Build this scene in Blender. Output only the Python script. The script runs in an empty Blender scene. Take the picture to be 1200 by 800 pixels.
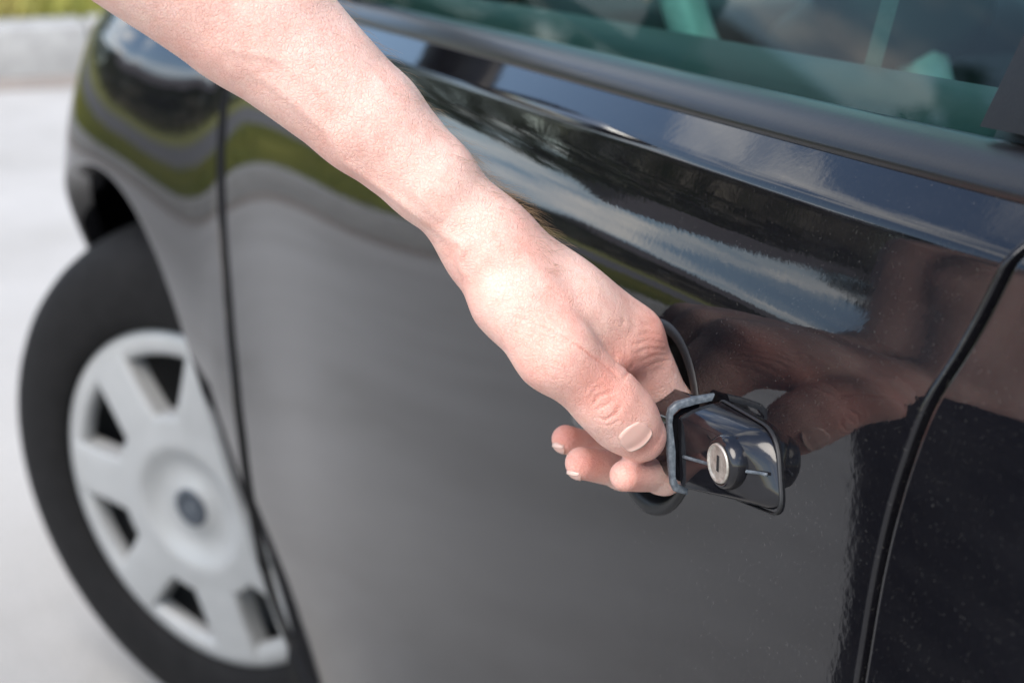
import bpy, bmesh, math, random
import numpy as np
from mathutils import Vector, Matrix, noise as mnoise
random.seed(7); RNG = np.random.default_rng(7)
SC = bpy.context.scene; COL = SC.collection
R = math.radians

# ------------------------------------------------------------------ camera
cam = bpy.data.cameras.new('camera'); CAM = bpy.data.objects.new('camera', cam); COL.objects.link(CAM)
CAM.location = (.55, -.28, 1.15)
YAW, PITCH = R(70.), R(17.5)
CAM.rotation_euler = (R(90) - PITCH, 0, YAW)
cam.sensor_width = 36; cam.lens = 36 * 2010 / 1200; cam.clip_start = .01; cam.clip_end = 500
cam.dof.use_dof = True; cam.dof.focus_distance = .625; cam.dof.aperture_fstop = 9; cam.dof.aperture_blades = 7
SC.camera = CAM

# ------------------------------------------------------------------ sky, sun, exposure
SUN_EL, SUN_AZ = R(50), R(-38)          # azimuth of the sun, from +X towards +Y
world = bpy.data.worlds.new('World'); SC.world = world; world.use_nodes = True
wt = world.node_tree; wn = wt.nodes; wl = wt.links; wn.clear()
wo = wn.new('ShaderNodeOutputWorld'); bg = wn.new('ShaderNodeBackground'); sky = wn.new('ShaderNodeTexSky')
sky.sky_type = 'NISHITA'; sky.sun_disc = False; sky.sun_elevation = SUN_EL; sky.sun_rotation = R(90) - SUN_AZ
sky.air_density = 1.0; sky.dust_density = .8; sky.ozone_density = 1.2
bg.inputs['Strength'].default_value = .15
tc = wn.new('ShaderNodeTexCoord'); sx = wn.new('ShaderNodeSeparateXYZ'); wl.new(tc.outputs['Generated'], sx.inputs[0])
ad = wn.new('ShaderNodeMath'); ad.operation = 'ADD'; ad.inputs[1].default_value = .18; wl.new(sx.outputs['Z'], ad.inputs[0])
dv = wn.new('ShaderNodeVectorMath'); dv.operation = 'DIVIDE'; wl.new(tc.outputs['Generated'], dv.inputs[0])
cb = wn.new('ShaderNodeCombineXYZ')
for i in range(3): wl.new(ad.outputs[0], cb.inputs[i])
wl.new(cb.outputs[0], dv.inputs[1])
cn = wn.new('ShaderNodeTexNoise'); cn.inputs['Scale'].default_value = 1.7; cn.inputs['Detail'].default_value = 8; cn.inputs['Roughness'].default_value = .58
wl.new(dv.outputs[0], cn.inputs['Vector'])
cr = wn.new('ShaderNodeValToRGB'); cr.color_ramp.elements[0].position = .50; cr.color_ramp.elements[1].position = .68
wl.new(cn.outputs['Fac'], cr.inputs[0])
mx = wn.new('ShaderNodeMixRGB'); wl.new(cr.outputs[0], mx.inputs['Fac']); wl.new(sky.outputs[0], mx.inputs['Color1'])
mx.inputs['Color2'].default_value = (10.5, 10.1, 9.5, 1)
wl.new(mx.outputs[0], bg.inputs['Color']); wl.new(bg.outputs[0], wo.inputs[0])
sl = bpy.data.lights.new('sun', 'SUN'); sl.energy = 1.85; sl.angle = R(40); sl.color = (1, .92, .82)
SUN = bpy.data.objects.new('sun', sl); COL.objects.link(SUN)
sd = Vector((math.cos(SUN_EL) * math.cos(SUN_AZ), math.cos(SUN_EL) * math.sin(SUN_AZ), math.sin(SUN_EL)))
SUN.rotation_euler = (-sd).to_track_quat('-Z', 'Y').to_euler(); SUN.location = sd * 20
SC.view_settings.view_transform = 'Standard'; SC.view_settings.look = 'None'
SC.view_settings.gamma = 1; SC.view_settings.use_curve_mapping = False
SC.view_settings.exposure = 1.02
SC.render.engine = 'CYCLES'; SC.cycles.use_denoising = True; SC.cycles.max_bounces = 8
SC.cycles.transparent_max_bounces = 12; SC.cycles.caustics_reflective = False; SC.cycles.caustics_refractive = False

# ------------------------------------------------------------------ helpers
def tag(o, label=None, cat=None, group=None, kind=None):
    for k, v in (('label', label), ('category', cat), ('group', group), ('kind', kind)):
        if v: o[k] = v
    return o
def empty(name, loc=(0, 0, 0)):
    o = bpy.data.objects.new(name, None); o.location = loc; o.empty_display_size = .1; COL.objects.link(o); return o
def meshobj(name, V, F, mat=None, parent=None, smooth=True, angle=None):
    me = bpy.data.meshes.new(name); me.from_pydata([tuple(v) for v in V], [], [tuple(f) for f in F]); me.update()
    if smooth: me.polygons.foreach_set('use_smooth', [True] * len(me.polygons))
    if angle: me.set_sharp_from_angle(angle=R(angle))
    o = bpy.data.objects.new(name, me); COL.objects.link(o)
    if mat: me.materials.append(mat)
    if parent: adopt(o, parent)
    return o
def wmat(o):
    m = Matrix.LocRotScale(o.location, o.rotation_euler, o.scale)
    return wmat(o.parent) @ o.matrix_parent_inverse @ m if o.parent else m
def adopt(o, p):
    o.parent = p; o.matrix_parent_inverse = wmat(p).inverted()
def bmobj(name, bm, mat=None, parent=None, smooth=True, angle=40):
    bmesh.ops.recalc_face_normals(bm, faces=bm.faces)
    me = bpy.data.meshes.new(name); bm.to_mesh(me); bm.free()
    if smooth:
        me.polygons.foreach_set('use_smooth', [True] * len(me.polygons)); me.set_sharp_from_angle(angle=R(angle))
    o = bpy.data.objects.new(name, me); COL.objects.link(o)
    if mat: me.materials.append(mat)
    if parent: adopt(o, parent)
    return o
def box(bm, c, s, rot=None, bevel=0., seg=2):
    g = bmesh.ops.create_cube(bm, size=1)['verts']
    m = Matrix.Translation(c) @ (rot.to_4x4() if rot else Matrix.Identity(4)) @ Matrix.Diagonal((*s, 1))
    bmesh.ops.transform(bm, matrix=m, verts=g)
    if bevel:
        es = list({e for v in g for e in v.link_edges}); bmesh.ops.bevel(bm, geom=es, offset=bevel, segments=seg, profile=.5, affect='EDGES')
def gridfaces(nr, nc, closed_c=False, closed_r=False, off=0):
    F = []
    for r in range(nr if closed_r else nr - 1):
        for k in range(nc if closed_c else nc - 1):
            a = off + r * nc + k; b = off + r * nc + (k + 1) % nc
            c_ = off + ((r + 1) % nr) * nc + (k + 1) % nc; d = off + ((r + 1) % nr) * nc + k
            F.append((a, b, c_, d))
    return F
def tube(path, rad, n=10, closed=False, cap=True):
    P = [Vector(p) for p in path]; V = []; N = len(P); up = None
    for i, p in enumerate(P):
        t = (P[(i + 1) % N] - P[i - 1]) if (closed or 0 < i < N - 1) else (P[1] - P[0] if i == 0 else P[-1] - P[-2])
        t.normalize()
        if up is None: up = t.orthogonal().normalized()
        up = (up - t * up.dot(t)).normalized(); s = t.cross(up)
        r = rad[i] if hasattr(rad, '__len__') else rad
        for k in range(n):
            a = 2 * math.pi * k / n; V.append(p + up * (r * math.cos(a)) + s * (r * math.sin(a)))
    F = gridfaces(N, n, True, closed)
    if cap and not closed: F += [tuple(range(n))[::-1], tuple(range((N - 1) * n, N * n))]
    return V, F
def lathe(prof, n=64, M=None, cap=False):
    # profile of (radius, height) turned round local Z
    V = [Vector((r * math.cos(2 * math.pi * k / n), r * math.sin(2 * math.pi * k / n), h)) for r, h in prof for k in range(n)]
    if M: V = [M @ v for v in V]
    return V, gridfaces(len(prof), n, True)
def sstep(a, b, x):
    t = np.clip((np.asarray(x, float) - a) / (b - a), 0, 1); return t * t * (3 - 2 * t)

# ------------------------------------------------------------------ materials
def mat(name): 
    m = bpy.data.materials.new(name); m.use_nodes = True
    return m, m.node_tree, m.node_tree.nodes['Principled BSDF']
def node(t, kind, **kw):
    n = t.nodes.new(kind)
    for k, v in kw.items():
        if k in n.inputs: n.inputs[k].default_value = v
        else: setattr(n, k, v)
    return n
def ramp(t, fac, stops):
    n = t.nodes.new('ShaderNodeValToRGB'); e = n.color_ramp.elements
    while len(e) < len(stops): e.new(.5)
    for el, (p, c_) in zip(e, stops): el.position = p; el.color = (*c_, 1) if len(c_) == 3 else c_
    t.links.new(fac, n.inputs[0]); return n.outputs[0]
def objco(t): return node(t, 'ShaderNodeTexCoord').outputs['Object']
def noise(t, scale, detail=4, rough=.5, vec=None):
    n = node(t, 'ShaderNodeTexNoise', Scale=scale, Detail=detail, Roughness=rough); t.links.new(vec or objco(t), n.inputs['Vector']); return n.outputs['Fac']
def bump(t, b, h, strength, dist):
    n = node(t, 'ShaderNodeBump', Strength=strength, Distance=dist); t.links.new(h, n.inputs['Height']); t.links.new(n.outputs[0], b.inputs['Normal']); return n
def simple(name, col, rough=.5, metal=0., spec=None, nscale=None, var=.12, bmp=0., bdist=.001):
    m, t, b = mat(name); b.inputs['Roughness'].default_value = rough; b.inputs['Metallic'].default_value = metal
    if nscale:
        f = noise(t, nscale, 6, .6)
        t.links.new(ramp(t, f, [(.25, [c_ * (1 - var) for c_ in col]), (.75, [min(1, c_ * (1 + var)) for c_ in col])]), b.inputs['Base Color'])
        if bmp: bump(t, b, f, bmp, bdist)
    else: b.inputs['Base Color'].default_value = (*col, 1)
    return m
# glossy black paint: a little orange peel, fine wiping scratches, scattered dust
m, t, b = mat('black_car_paint'); PAINT = m
b.inputs['IOR'].default_value = 1.43
co = objco(t)
dust = noise(t, 1100, 2, .5, co)
mp = node(t, 'ShaderNodeMapping'); mp.inputs['Scale'].default_value = (14, 60, 60); mp.inputs['Rotation'].default_value = (0, .5, 0); t.links.new(co, mp.inputs[0])
smear = noise(t, 1, 6, .7, mp.outputs[0])
big = noise(t, 9, 5, .6, co)
c1 = ramp(t, dust, [(.0, (.0045, .0045, .006)), (.66, (.0055, .0055, .007)), (.76, (.05, .048, .045))])
c2 = ramp(t, smear, [(.45, (0, 0, 0)), (.75, (.003, .0029, .0028))])
mm = node(t, 'ShaderNodeMixRGB', blend_type='ADD'); mm.inputs['Fac'].default_value = 1
t.links.new(c1, mm.inputs['Color1']); t.links.new(c2, mm.inputs['Color2']); t.links.new(mm.outputs[0], b.inputs['Base Color'])
t.links.new(ramp(t, big, [(.3, (.02, .02, .02)), (.75, (.055, .055, .055))]), b.inputs['Roughness'])
pe = noise(t, 240, 2, .5, co); bump(t, b, pe, .03, .0006)
m, t, b = mat('black_trim_plastic'); TRIM = m
f = noise(t, 700, 3, .6); t.links.new(ramp(t, f, [(.3, (.006, .006, .007)), (.7, (.010, .0098, .0105))]), b.inputs['Base Color'])
b.inputs['Roughness'].default_value = .30; b.inputs['Specular IOR Level'].default_value = .36; bump(t, b, f, .10, .0004)
m, t, b = mat('handle_plastic'); HANDLE = m
f = noise(t, 260, 4, .6); t.links.new(ramp(t, f, [(.3, (.006, .006, .008)), (.68, (.009, .009, .011)), (.8, (.03, .03, .032))]), b.inputs['Base Color'])
t.links.new(ramp(t, f, [(.3, (.07, .07, .07)), (.75, (.16, .16, .16))]), b.inputs['Roughness'])
m, t, b = mat('worn_edge_and_highlight'); BAND = m
f = noise(t, 500, 5, .7); t.links.new(ramp(t, f, [(.3, (.04, .05, .06)), (.5, (.075, .09, .105)), (.72, (.16, .18, .20))]), b.inputs['Base Color'])
b.inputs['Roughness'].default_value = .38; bump(t, b, f, .25, .0003)
m, t, b = mat('lock_steel'); STEEL = m
f = noise(t, 420, 5, .7); t.links.new(ramp(t, f, [(.25, (.30, .27, .23)), (.7, (.62, .58, .52))]), b.inputs['Base Color'])
b.inputs['Metallic'].default_value = .75; t.links.new(ramp(t, f, [(.3, (.40, .40, .40)), (.8, (.6, .6, .6))]), b.inputs['Roughness']); bump(t, b, f, .15, .0002)
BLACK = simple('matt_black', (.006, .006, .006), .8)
DISH = simple('dish_plastic', (.007, .007, .008), .5, nscale=300, bmp=.1, bdist=.0004)
RUBBER = simple('tyre_rubber', (.011, .0107, .011), .8, nscale=60, var=.3, bmp=.2, bdist=.001)
RUBBER.node_tree.nodes['Principled BSDF'].inputs['Specular IOR Level'].default_value = .2
CAP = simple('hubcap_silver_paint', (.41, .415, .41), .40, metal=.15, nscale=22, var=.08)
RIMDARK = simple('steel_rim_dark', (.02, .02, .02), .6, nscale=30)
EMBLEM = simple('emblem_grey', (.045, .055, .07), .4)
EMBLEM2 = simple('emblem_light', (.16, .18, .20), .35, metal=.5)
INNER = simple('interior_plastic', (.036, .038, .04), .55, nscale=500, var=.2, bmp=.2, bdist=.0005)
DASH = simple('dashboard_plastic', (.02, .021, .022), .6, nscale=400, var=.3)
INNERL = simple('interior_light_plastic', (.34, .36, .37), .5, nscale=300, var=.1)
SEATM = simple('seat_cloth', (.025, .026, .03), .9, nscale=400, var=.4, bmp=.4, bdist=.001)
WHEELM = simple('steering_wheel_leather', (.42, .44, .45), .35, nscale=200)
BELTM = simple('seat_belt_webbing', (.16, .17, .175), .6, nscale=400)
LAMP = simple('lamp_lens', (.6, .62, .64), .1)
CLOTH = simple('navy_cotton', (.012, .014, .024), .92, nscale=90, var=.35, bmp=.4, bdist=.002)
DENIM = simple('dark_denim', (.012, .014, .022), .95, nscale=600, var=.4, bmp=.3, bdist=.001)
HAIRM = simple('brown_hair', (.05, .03, .018), .55, nscale=90, var=.4, bmp=.6, bdist=.004)
SHOE = simple('black_leather', (.012, .012, .012), .4)
# tinted glass as a thin sheet: part of the light passes, the rest mirrors
def glass(name, tint):
    m = bpy.data.materials.new(name); m.use_nodes = True; t = m.node_tree; t.nodes.clear()
    o = t.nodes.new('ShaderNodeOutputMaterial'); tr = t.nodes.new('ShaderNodeBsdfTransparent'); tr.inputs[0].default_value = (*tint, 1)
    gl = t.nodes.new('ShaderNodeBsdfGlossy'); gl.inputs['Roughness'].default_value = .015
    ge = t.nodes.new('ShaderNodeNewGeometry'); dt = node(t, 'ShaderNodeVectorMath', operation='DOT_PRODUCT'); t.links.new(ge.outputs['Incoming'], dt.inputs[0]); t.links.new(ge.outputs['Normal'], dt.inputs[1])
    ab = node(t, 'ShaderNodeMath', operation='ABSOLUTE'); t.links.new(dt.outputs['Value'], ab.inputs[0]); om = node(t, 'ShaderNodeMath', operation='SUBTRACT'); om.inputs[0].default_value = 1; t.links.new(ab.outputs[0], om.inputs[1])
    pw = node(t, 'ShaderNodeMath', operation='POWER'); pw.inputs[1].default_value = 5; t.links.new(om.outputs[0], pw.inputs[0])
    fr = node(t, 'ShaderNodeMath', operation='MULTIPLY_ADD'); fr.inputs[1].default_value = .7; fr.inputs[2].default_value = .04; t.links.new(pw.outputs[0], fr.inputs[0]); mi = t.nodes.new('ShaderNodeMixShader')
    t.links.new(fr.outputs[0], mi.inputs[0]); t.links.new(tr.outputs[0], mi.inputs[1]); t.links.new(gl.outputs[0], mi.inputs[2]); t.links.new(mi.outputs[0], o.inputs[0])
    return m
GLASS = glass('tinted_glass', (.36, .62, .57)); CLEAR = glass('windscreen_glass', (.78, .9, .86))
m, t, b = mat('mirror_glass'); MIRROR = m
b.inputs['Metallic'].default_value = 1.; b.inputs['Roughness'].default_value = .02; b.inputs['Base Color'].default_value = (.7, .72, .72, 1)
# concrete yard
m, t, b = mat('pale_concrete'); GROUND = m
co = objco(t); f1 = noise(t, 1.1, 8, .68, co); f2 = noise(t, 140, 3, .6, co)
a1 = ramp(t, f1, [(.28, (.37, .35, .315)), (.5, (.455, .435, .40)), (.72, (.51, .49, .455))]); a2 = ramp(t, f2, [(.3, (.82, .82, .82)), (.7, (1.05, 1.05, 1.05))])
mm = node(t, 'ShaderNodeMixRGB', blend_type='MULTIPLY'); mm.inputs['Fac'].default_value = 1
t.links.new(a1, mm.inputs['Color1']); t.links.new(a2, mm.inputs['Color2']); t.links.new(mm.outputs[0], b.inputs['Base Color'])
b.inputs['Roughness'].default_value = .85; bump(t, b, f2, .4, .003)
KERB = simple('kerb_concrete', (.36, .355, .34), .85, nscale=14, var=.22, bmp=.4, bdist=.004)
GUTTER = simple('gutter_dirt', (.27, .23, .195), .95, nscale=6, var=.3)
ROADM = simple('grey_asphalt', (.17, .165, .16), .9, nscale=30, var=.15)
SOIL = simple('meadow_soil', (.25, .25, .07), .95, nscale=1.2, var=.4)
m, t, b = mat('grass_blade'); GRASS = m
f = noise(t, 1.3, 4, .6); t.links.new(ramp(t, f, [(.3, (.20, .23, .04)), (.55, (.31, .30, .06)), (.75, (.42, .33, .11))]), b.inputs['Base Color']); b.inputs['Roughness'].default_value = .6
m, t, b = mat('tree_leaf'); LEAF = m
f = noise(t, 2.2, 4, .6); t.links.new(ramp(t, f, [(.3, (.02, .04, .012)), (.6, (.045, .075, .02)), (.8, (.075, .10, .03))]), b.inputs['Base Color']); b.inputs['Roughness'].default_value = .55
BARK = simple('bark', (.07, .05, .035), .9, nscale=18, var=.5, bmp=.6, bdist=.02)
WALLM = simple('render_wall', (.40, .36, .30), .9, nscale=2, var=.1)
ROOFM = simple('grey_roof_tile', (.11, .10, .10), .8, nscale=3, var=.3)
WFRAME = simple('white_window_frame', (.7, .7, .7), .5); WPANE = simple('dark_window_pane', (.02, .025, .03), .05)
# skin: redness comes from the attribute 'flush', fine relief from cells and noise
m, t, b = mat('skin'); SKIN = m
at = node(t, 'ShaderNodeAttribute', attribute_name='flush'); co = objco(t)
nf = noise(t, 55, 5, .65, co)
c1 = ramp(t, at.outputs['Fac'], [(0, (.87, .605, .52)), (.5, (.83, .46, .38)), (1, (.64, .24, .19))])
c2 = ramp(t, nf, [(.28, (.92, .80, .77)), (.5, (1.0, .97, .96)), (.72, (1.07, 1.09, 1.06))])
mm = node(t, 'ShaderNodeMixRGB', blend_type='MULTIPLY'); mm.inputs['Fac'].default_value = .8
t.links.new(c1, mm.inputs['Color1']); t.links.new(c2, mm.inputs['Color2']); SK_MIX = mm
b.inputs['Specular IOR Level'].default_value = .38; b.inputs['Roughness'].default_value = .52; b.inputs['Subsurface Weight'].default_value = .22
b.inputs['Subsurface Radius'].default_value = (1., .35, .2); b.inputs['Subsurface Scale'].default_value = .0035
dn = node(t, 'ShaderNodeTexNoise', Scale=260, Detail=2); t.links.new(co, dn.inputs['Vector'])
dd = node(t, 'ShaderNodeVectorMath', operation='MULTIPLY_ADD'); dd.inputs[1].default_value = (.004, .004, .004)
t.links.new(dn.outputs['Color'], dd.inputs[0]); t.links.new(co, dd.inputs[2])
vo = node(t, 'ShaderNodeTexVoronoi', feature='DISTANCE_TO_EDGE', Scale=780); t.links.new(dd.outputs[0], vo.inputs['Vector'])
hh = ramp(t, vo.outputs['Distance'], [(0, (0, 0, 0)), (.12, (1, 1, 1))])
n3 = noise(t, 120, 4, .6, co)
ma = node(t, 'ShaderNodeMath', operation='MULTIPLY_ADD'); ma.inputs[1].default_value = 2.2
t.links.new(n3, ma.inputs[0]); t.links.new(hh, ma.inputs[2]); bump(t, b, ma.outputs[0], .42, .00055)
# skin cells: furrows a touch redder, plus small blotches
fur = ramp(t, vo.outputs['Distance'], [(0, (.93, .82, .80)), (.14, (1, 1, 1))])
blo = ramp(t, noise(t, 190, 3, .6, co), [(.34, (.95, .84, .81)), (.55, (1, 1, 1)), (.75, (1.03, 1.05, 1.04))])
m2 = node(t, 'ShaderNodeMixRGB', blend_type='MULTIPLY'); m2.inputs['Fac'].default_value = .6; m3 = node(t, 'ShaderNodeMixRGB', blend_type='MULTIPLY'); m3.inputs['Fac'].default_value = .5
t.links.new(SK_MIX.outputs[0], m2.inputs['Color1']); t.links.new(fur, m2.inputs['Color2']); t.links.new(m2.outputs[0], m3.inputs['Color1']); t.links.new(blo, m3.inputs['Color2']); t.links.new(m3.outputs[0], b.inputs['Base Color'])
m, t, b = mat('nail'); NAIL = m
at = node(t, 'ShaderNodeAttribute', attribute_name='edge')
t.links.new(ramp(t, at.outputs['Fac'], [(.0, (.74, .48, .40)), (.12, (.73, .46, .385)), (.88, (.73, .45, .375)), (.94, (.76, .54, .455))]), b.inputs['Base Color'])
b.inputs['Roughness'].default_value = .2; b.inputs['Subsurface Weight'].default_value = .1; b.inputs['Subsurface Scale'].default_value = .002
FUZZ = simple('forearm_hair', (.26, .17, .09), .5)
EYE = simple('eye', (.7, .7, .68), .1)

# ------------------------------------------------------------------ ground, kerb, meadow
GZ = .093
KX = -6.55                                             # the kerb crosses ahead of the car
V, F = [], []
xs = np.concatenate([[-200, -60, -20], np.linspace(-10, 8, 19), [20, 60, 200]]); ys = np.concatenate([[-200, -60, -20], np.linspace(-10, 10, 21), [20, 60, 200]])
V = [(x, y, GZ) for x in xs for y in ys]
o = meshobj('ground', V, gridfaces(len(xs), len(ys)), GROUND, smooth=False); tag(o, kind='structure')
# gutter strip in front of the kerb and the meadow behind it
o = meshobj('gutter', [(KX + .02, -40, GZ + .004), (KX + .32, -40, GZ + .004), (KX + .32, 40, GZ + .004), (KX + .02, 40, GZ + .004)], [(0, 1, 2, 3)], GUTTER, smooth=False); tag(o, kind='structure')
kb = empty('kerb', (KX - .1, 0, GZ)); tag(kb, kind='structure')
ky = -9.0; first = None; ki = 0
while ky < 9.:
    if first is None:
        bm = bmesh.new(); box(bm, (0, 0, .09), (.26, .99, .24), bevel=.02, seg=3); first = bmobj('kerb_stone', bm, KERB)
        s = first
    else: s = first.copy(); COL.objects.link(s)
    s.location = (KX - .13 + random.uniform(-.008, .008), ky, GZ + random.uniform(-.006, .006)); s.rotation_euler = (0, 0, random.uniform(-.006, .006))
    adopt(s, kb); ky += 1.0
def bank(x, y): return GZ + .17 + .06 * max(0, (KX - .26 - x)) ** 1.05 * .9 + .05 * mnoise.noise(Vector((x * .4, y * .4, 3)))
xs = np.concatenate([np.linspace(KX - .25, KX - 8, 32), np.linspace(KX - 10, KX - 60, 12)]); ys = np.linspace(-60, 60, 81)
V = [(x, y, bank(x, y) if x < KX - .3 else GZ + .17) for x in xs for y in ys]
o = meshobj('meadow_ground', V, gridfaces(len(xs), len(ys)), SOIL); tag(o, kind='structure')
xs = np.linspace(KX - 3.0, KX - 9.5, 14); V = [(x, y, bank(x, y) + .035) for x in xs for y in ys]
o = meshobj('road', V, gridfaces(len(xs), len(ys)), ROADM); tag(o, kind='structure')
V, F = [], []
for i in range(22000):
    x = KX - .28 - 2.7 * random.random() ** 1.2; y = random.uniform(-9, 3.5); z = bank(x, y)
    h = random.uniform(.06, .20); a = random.uniform(0, 6.28); w = random.uniform(.004, .009); l = random.uniform(-.6, .6) * h; l2 = random.uniform(-.6, .6) * h
    ca, sa = math.cos(a) * w, math.sin(a) * w; k = len(V)
    V += [(x - ca, y - sa, z - .02), (x + ca, y + sa, z - .02), (x + l * .4 + ca * .7, y + l2 * .4 + sa * .7, z + h * .6), (x + l, y + l2, z + h)]
    F += [(k, k + 1, k + 2), (k, k + 2, k + 3)]
o = meshobj('grass', V, F, GRASS, smooth=False); tag(o, 'yellow green uncut grass growing behind the kerb', 'grass', kind='stuff')

# trees and a house across the meadow: the paint mirrors them
def tree(loc, h, cr_, seed, label, leaves=5200):
    rd = random.Random(seed); root = empty('broadleaf_tree', loc); tag(root, label, 'tree', 'trees behind the meadow')
    V, F = tube([(loc[0] + math.sin(k * .9 + seed) * .05 * k, loc[1] + math.cos(k * .7 + seed) * .05 * k, loc[2] - .1 + h * .72 * k / 7) for k in range(8)], [.24 * h / 8 * (1 - .11 * k) for k in range(8)], 10)
    limbs = []
    for k in range(11):
        a = k * 2.4 + seed; z0 = h * (.26 + .045 * k); l = cr_ * (.95 - .05 * k)
        p0 = Vector((loc[0], loc[1], loc[2] + z0)); p1 = p0 + Vector((math.cos(a) * l * .5, math.sin(a) * l * .5, l * .32)); p2 = p0 + Vector((math.cos(a) * l * .9, math.sin(a) * l * .9, l * .62))
        tv, tf = tube([p0, p1, p2], [.075 * h / 8, .05 * h / 8, .02 * h / 8], 6); n0 = len(V); V += tv; F += [tuple(i + n0 for i in f) for f in tf]; limbs += [p1, p2, (p1 + p2) / 2]
    meshobj('trunk', V, F, BARK, root)
    cl = [(p + Vector((rd.uniform(-.4, .4), rd.uniform(-.4, .4), rd.uniform(-.2, .6))), rd.uniform(.5, 1.0) * cr_ * .36) for p in limbs] + [(Vector((loc[0] + rd.uniform(-.5, .5) * cr_, loc[1] + rd.uniform(-.5, .5) * cr_, loc[2] + h * rd.uniform(.68, .97))), rd.uniform(.5, .95) * cr_ * .38) for _ in range(9)]
    V, F = [], []
    for i in range(leaves):
        c_, rr = rd.choice(cl); d = Vector((rd.gauss(0, 1), rd.gauss(0, 1), rd.gauss(0, 1))).normalized() * rr * rd.random() ** .4
        p = c_ + d; u = Vector((rd.gauss(0, 1), rd.gauss(0, 1), rd.gauss(0, 1))).normalized(); w = u.orthogonal().normalized(); s = rd.uniform(.07, .15); k = len(V)
        V += [p - u * s, p + w * s * .6, p + u * s, p - w * s * .6]; F.append((k, k + 1, k + 2, k + 3))
    meshobj('crown', V, F, LEAF, root, smooth=False)
for (x, y, h, c_, sd_, lb) in [(-24, -17, 6.0, 2.6, 1, 'tall leafy tree mirrored darkly in the door under the window'), (-31, -5.0, 5.2, 2.4, 2, 'small round tree straight ahead beyond the grass bank'),
                          (-22, -27, 6.5, 2.8, 4, 'broad dark tree at the far side of the house'), (-34, 5, 6.0, 2.6, 5, 'leafy tree ahead of the car beyond the meadow'), (-15, -31, 6.2, 2.8, 6, 'leafy tree nearest the street side of the yard')]:
    tree((x, y, bank(x, y) if x < KX - .3 else GZ), h, c_, sd_, lb)
# long dark hedge at the back of the meadow
hg = empty('hedge', (-27, -16, bank(-27, -16))); tag(hg, 'long dark green hedge along the back of the meadow', 'hedge')
rd = random.Random(11); V, F = [], []
for i in range(15000):
    y = rd.uniform(-46, 14); x = -27 + .06 * y + rd.gauss(0, .5); tp = 2.6 + .5 * mnoise.noise(Vector((y * .35, 0, 0))) + .25 * mnoise.noise(Vector((y * 1.4, 5, 0))); z = bank(x, y) + tp * rd.random() ** .7
    u = Vector((rd.gauss(0, 1), rd.gauss(0, 1), rd.gauss(0, 1))).normalized(); w = u.orthogonal().normalized(); s = rd.uniform(.10, .22); p = Vector((x, y, z)); k = len(V)
    V += [p - u * s, p + w * s * .6, p + u * s, p - w * s * .6]; F.append((k, k + 1, k + 2, k + 3))
meshobj('crown', V, F, LEAF, hg, smooth=False)
V, F = [], []
for i in range(60):
    y = -45.5 + i; tv, tf = tube([(-27 + .06 * y, y, bank(-27, y) - .1), (-27 + .06 * y + rd.uniform(-.1, .1), y + rd.uniform(-.1, .1), bank(-27, y) + 1.8)], [.06, .03], 6); n0 = len(V); V += tv; F += [tuple(q + n0 for q in f) for f in tf]
meshobj('stems', V, F, BARK, hg)
hx, hy = -36., -18.; hz = bank(hx, hy)
hs = empty('house', (hx, hy, hz)); tag(hs, 'beige rendered house with grey tiled roof behind the trees', 'house')
bm = bmesh.new(); box(bm, (hx, hy, hz + 1.25), (6, 7.5, 2.7)); bmobj('wall', bm, WALLM, hs, smooth=False)
meshobj('roof', [(hx - 3.4, hy - 4.1, hz + 2.55), (hx + 3.4, hy - 4.1, hz + 2.55), (hx + 3.4, hy + 4.1, hz + 2.55), (hx - 3.4, hy + 4.1, hz + 2.55), (hx, hy - 4.1, hz + 4.3), (hx, hy + 4.1, hz + 4.3), (hx - 3.4, hy - 4.1, hz + 2.42), (hx + 3.4, hy - 4.1, hz + 2.42), (hx + 3.4, hy + 4.1, hz + 2.42), (hx - 3.4, hy + 4.1, hz + 2.42)],
        [(0, 4, 5, 3), (1, 2, 5, 4), (0, 1, 4), (2, 3, 5), (0, 6, 7, 1), (1, 7, 8, 2), (2, 8, 9, 3), (3, 9, 6, 0), (6, 9, 8, 7)], ROOFM, hs, smooth=False)
for wy in (-2.6, -.6, 2.2):
    bm = bmesh.new(); box(bm, (hx + 3.03, hy + wy, hz + 1.45), (.08, 1.2, 1.2)); w = bmobj('window', bm, WFRAME, hs, smooth=False)
    for s in (-1, 1):
        bm = bmesh.new(); box(bm, (hx + 3.06, hy + wy + s * .28, hz + 1.45), (.06, .48, 1.04)); bmobj('pane', bm, WPANE, w, smooth=False)
# ------------------------------------------------------------------ car body surface
XW, ZW, RA = -1.23, .405, .385                # front wheel centre and wheel-arch radius
YC = .80                                       # car centre line
def zc(x): return 1.0135 + .05 * np.clip(x, -1.2, 1.0)
VN = np.array([-.80, -.68, -.56, -.46, -.36, -.26, -.18, -.11, -.075, -.052, -.036, -.022, -.010, 0., .003])
TR = np.array([-42, -25, -12, -5., 0., 3., 5., 6., 7.5, 12., 28, 21, 15, 14, 14.])
TF = np.array([-42, -28, -18, -9, -3., 1., 5., 11, 15, 22., 36, 29, 24, 22, 22.])
ZR = np.linspace(-.82, .06, 1761); XSN = np.linspace(-2, 1.6, 145)
def _prof(x):
    w = float(sstep(.06, -.60, x)); t = np.interp(ZR, VN, TR) * (1 - w) + np.interp(ZR, VN, TF) * w
    k = sstep(-.0035, .0035, ZR); t = np.radians(t * (1 - k) + 50. * k)
    y = np.concatenate([[0], np.cumsum(.5 * (np.tan(t[1:]) + np.tan(t[:-1])) * np.diff(ZR))])
    return y - np.interp(-.004, ZR, y) + .0235 + .009 * w
TAB = np.stack([_prof(a) for a in XSN])
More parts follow.
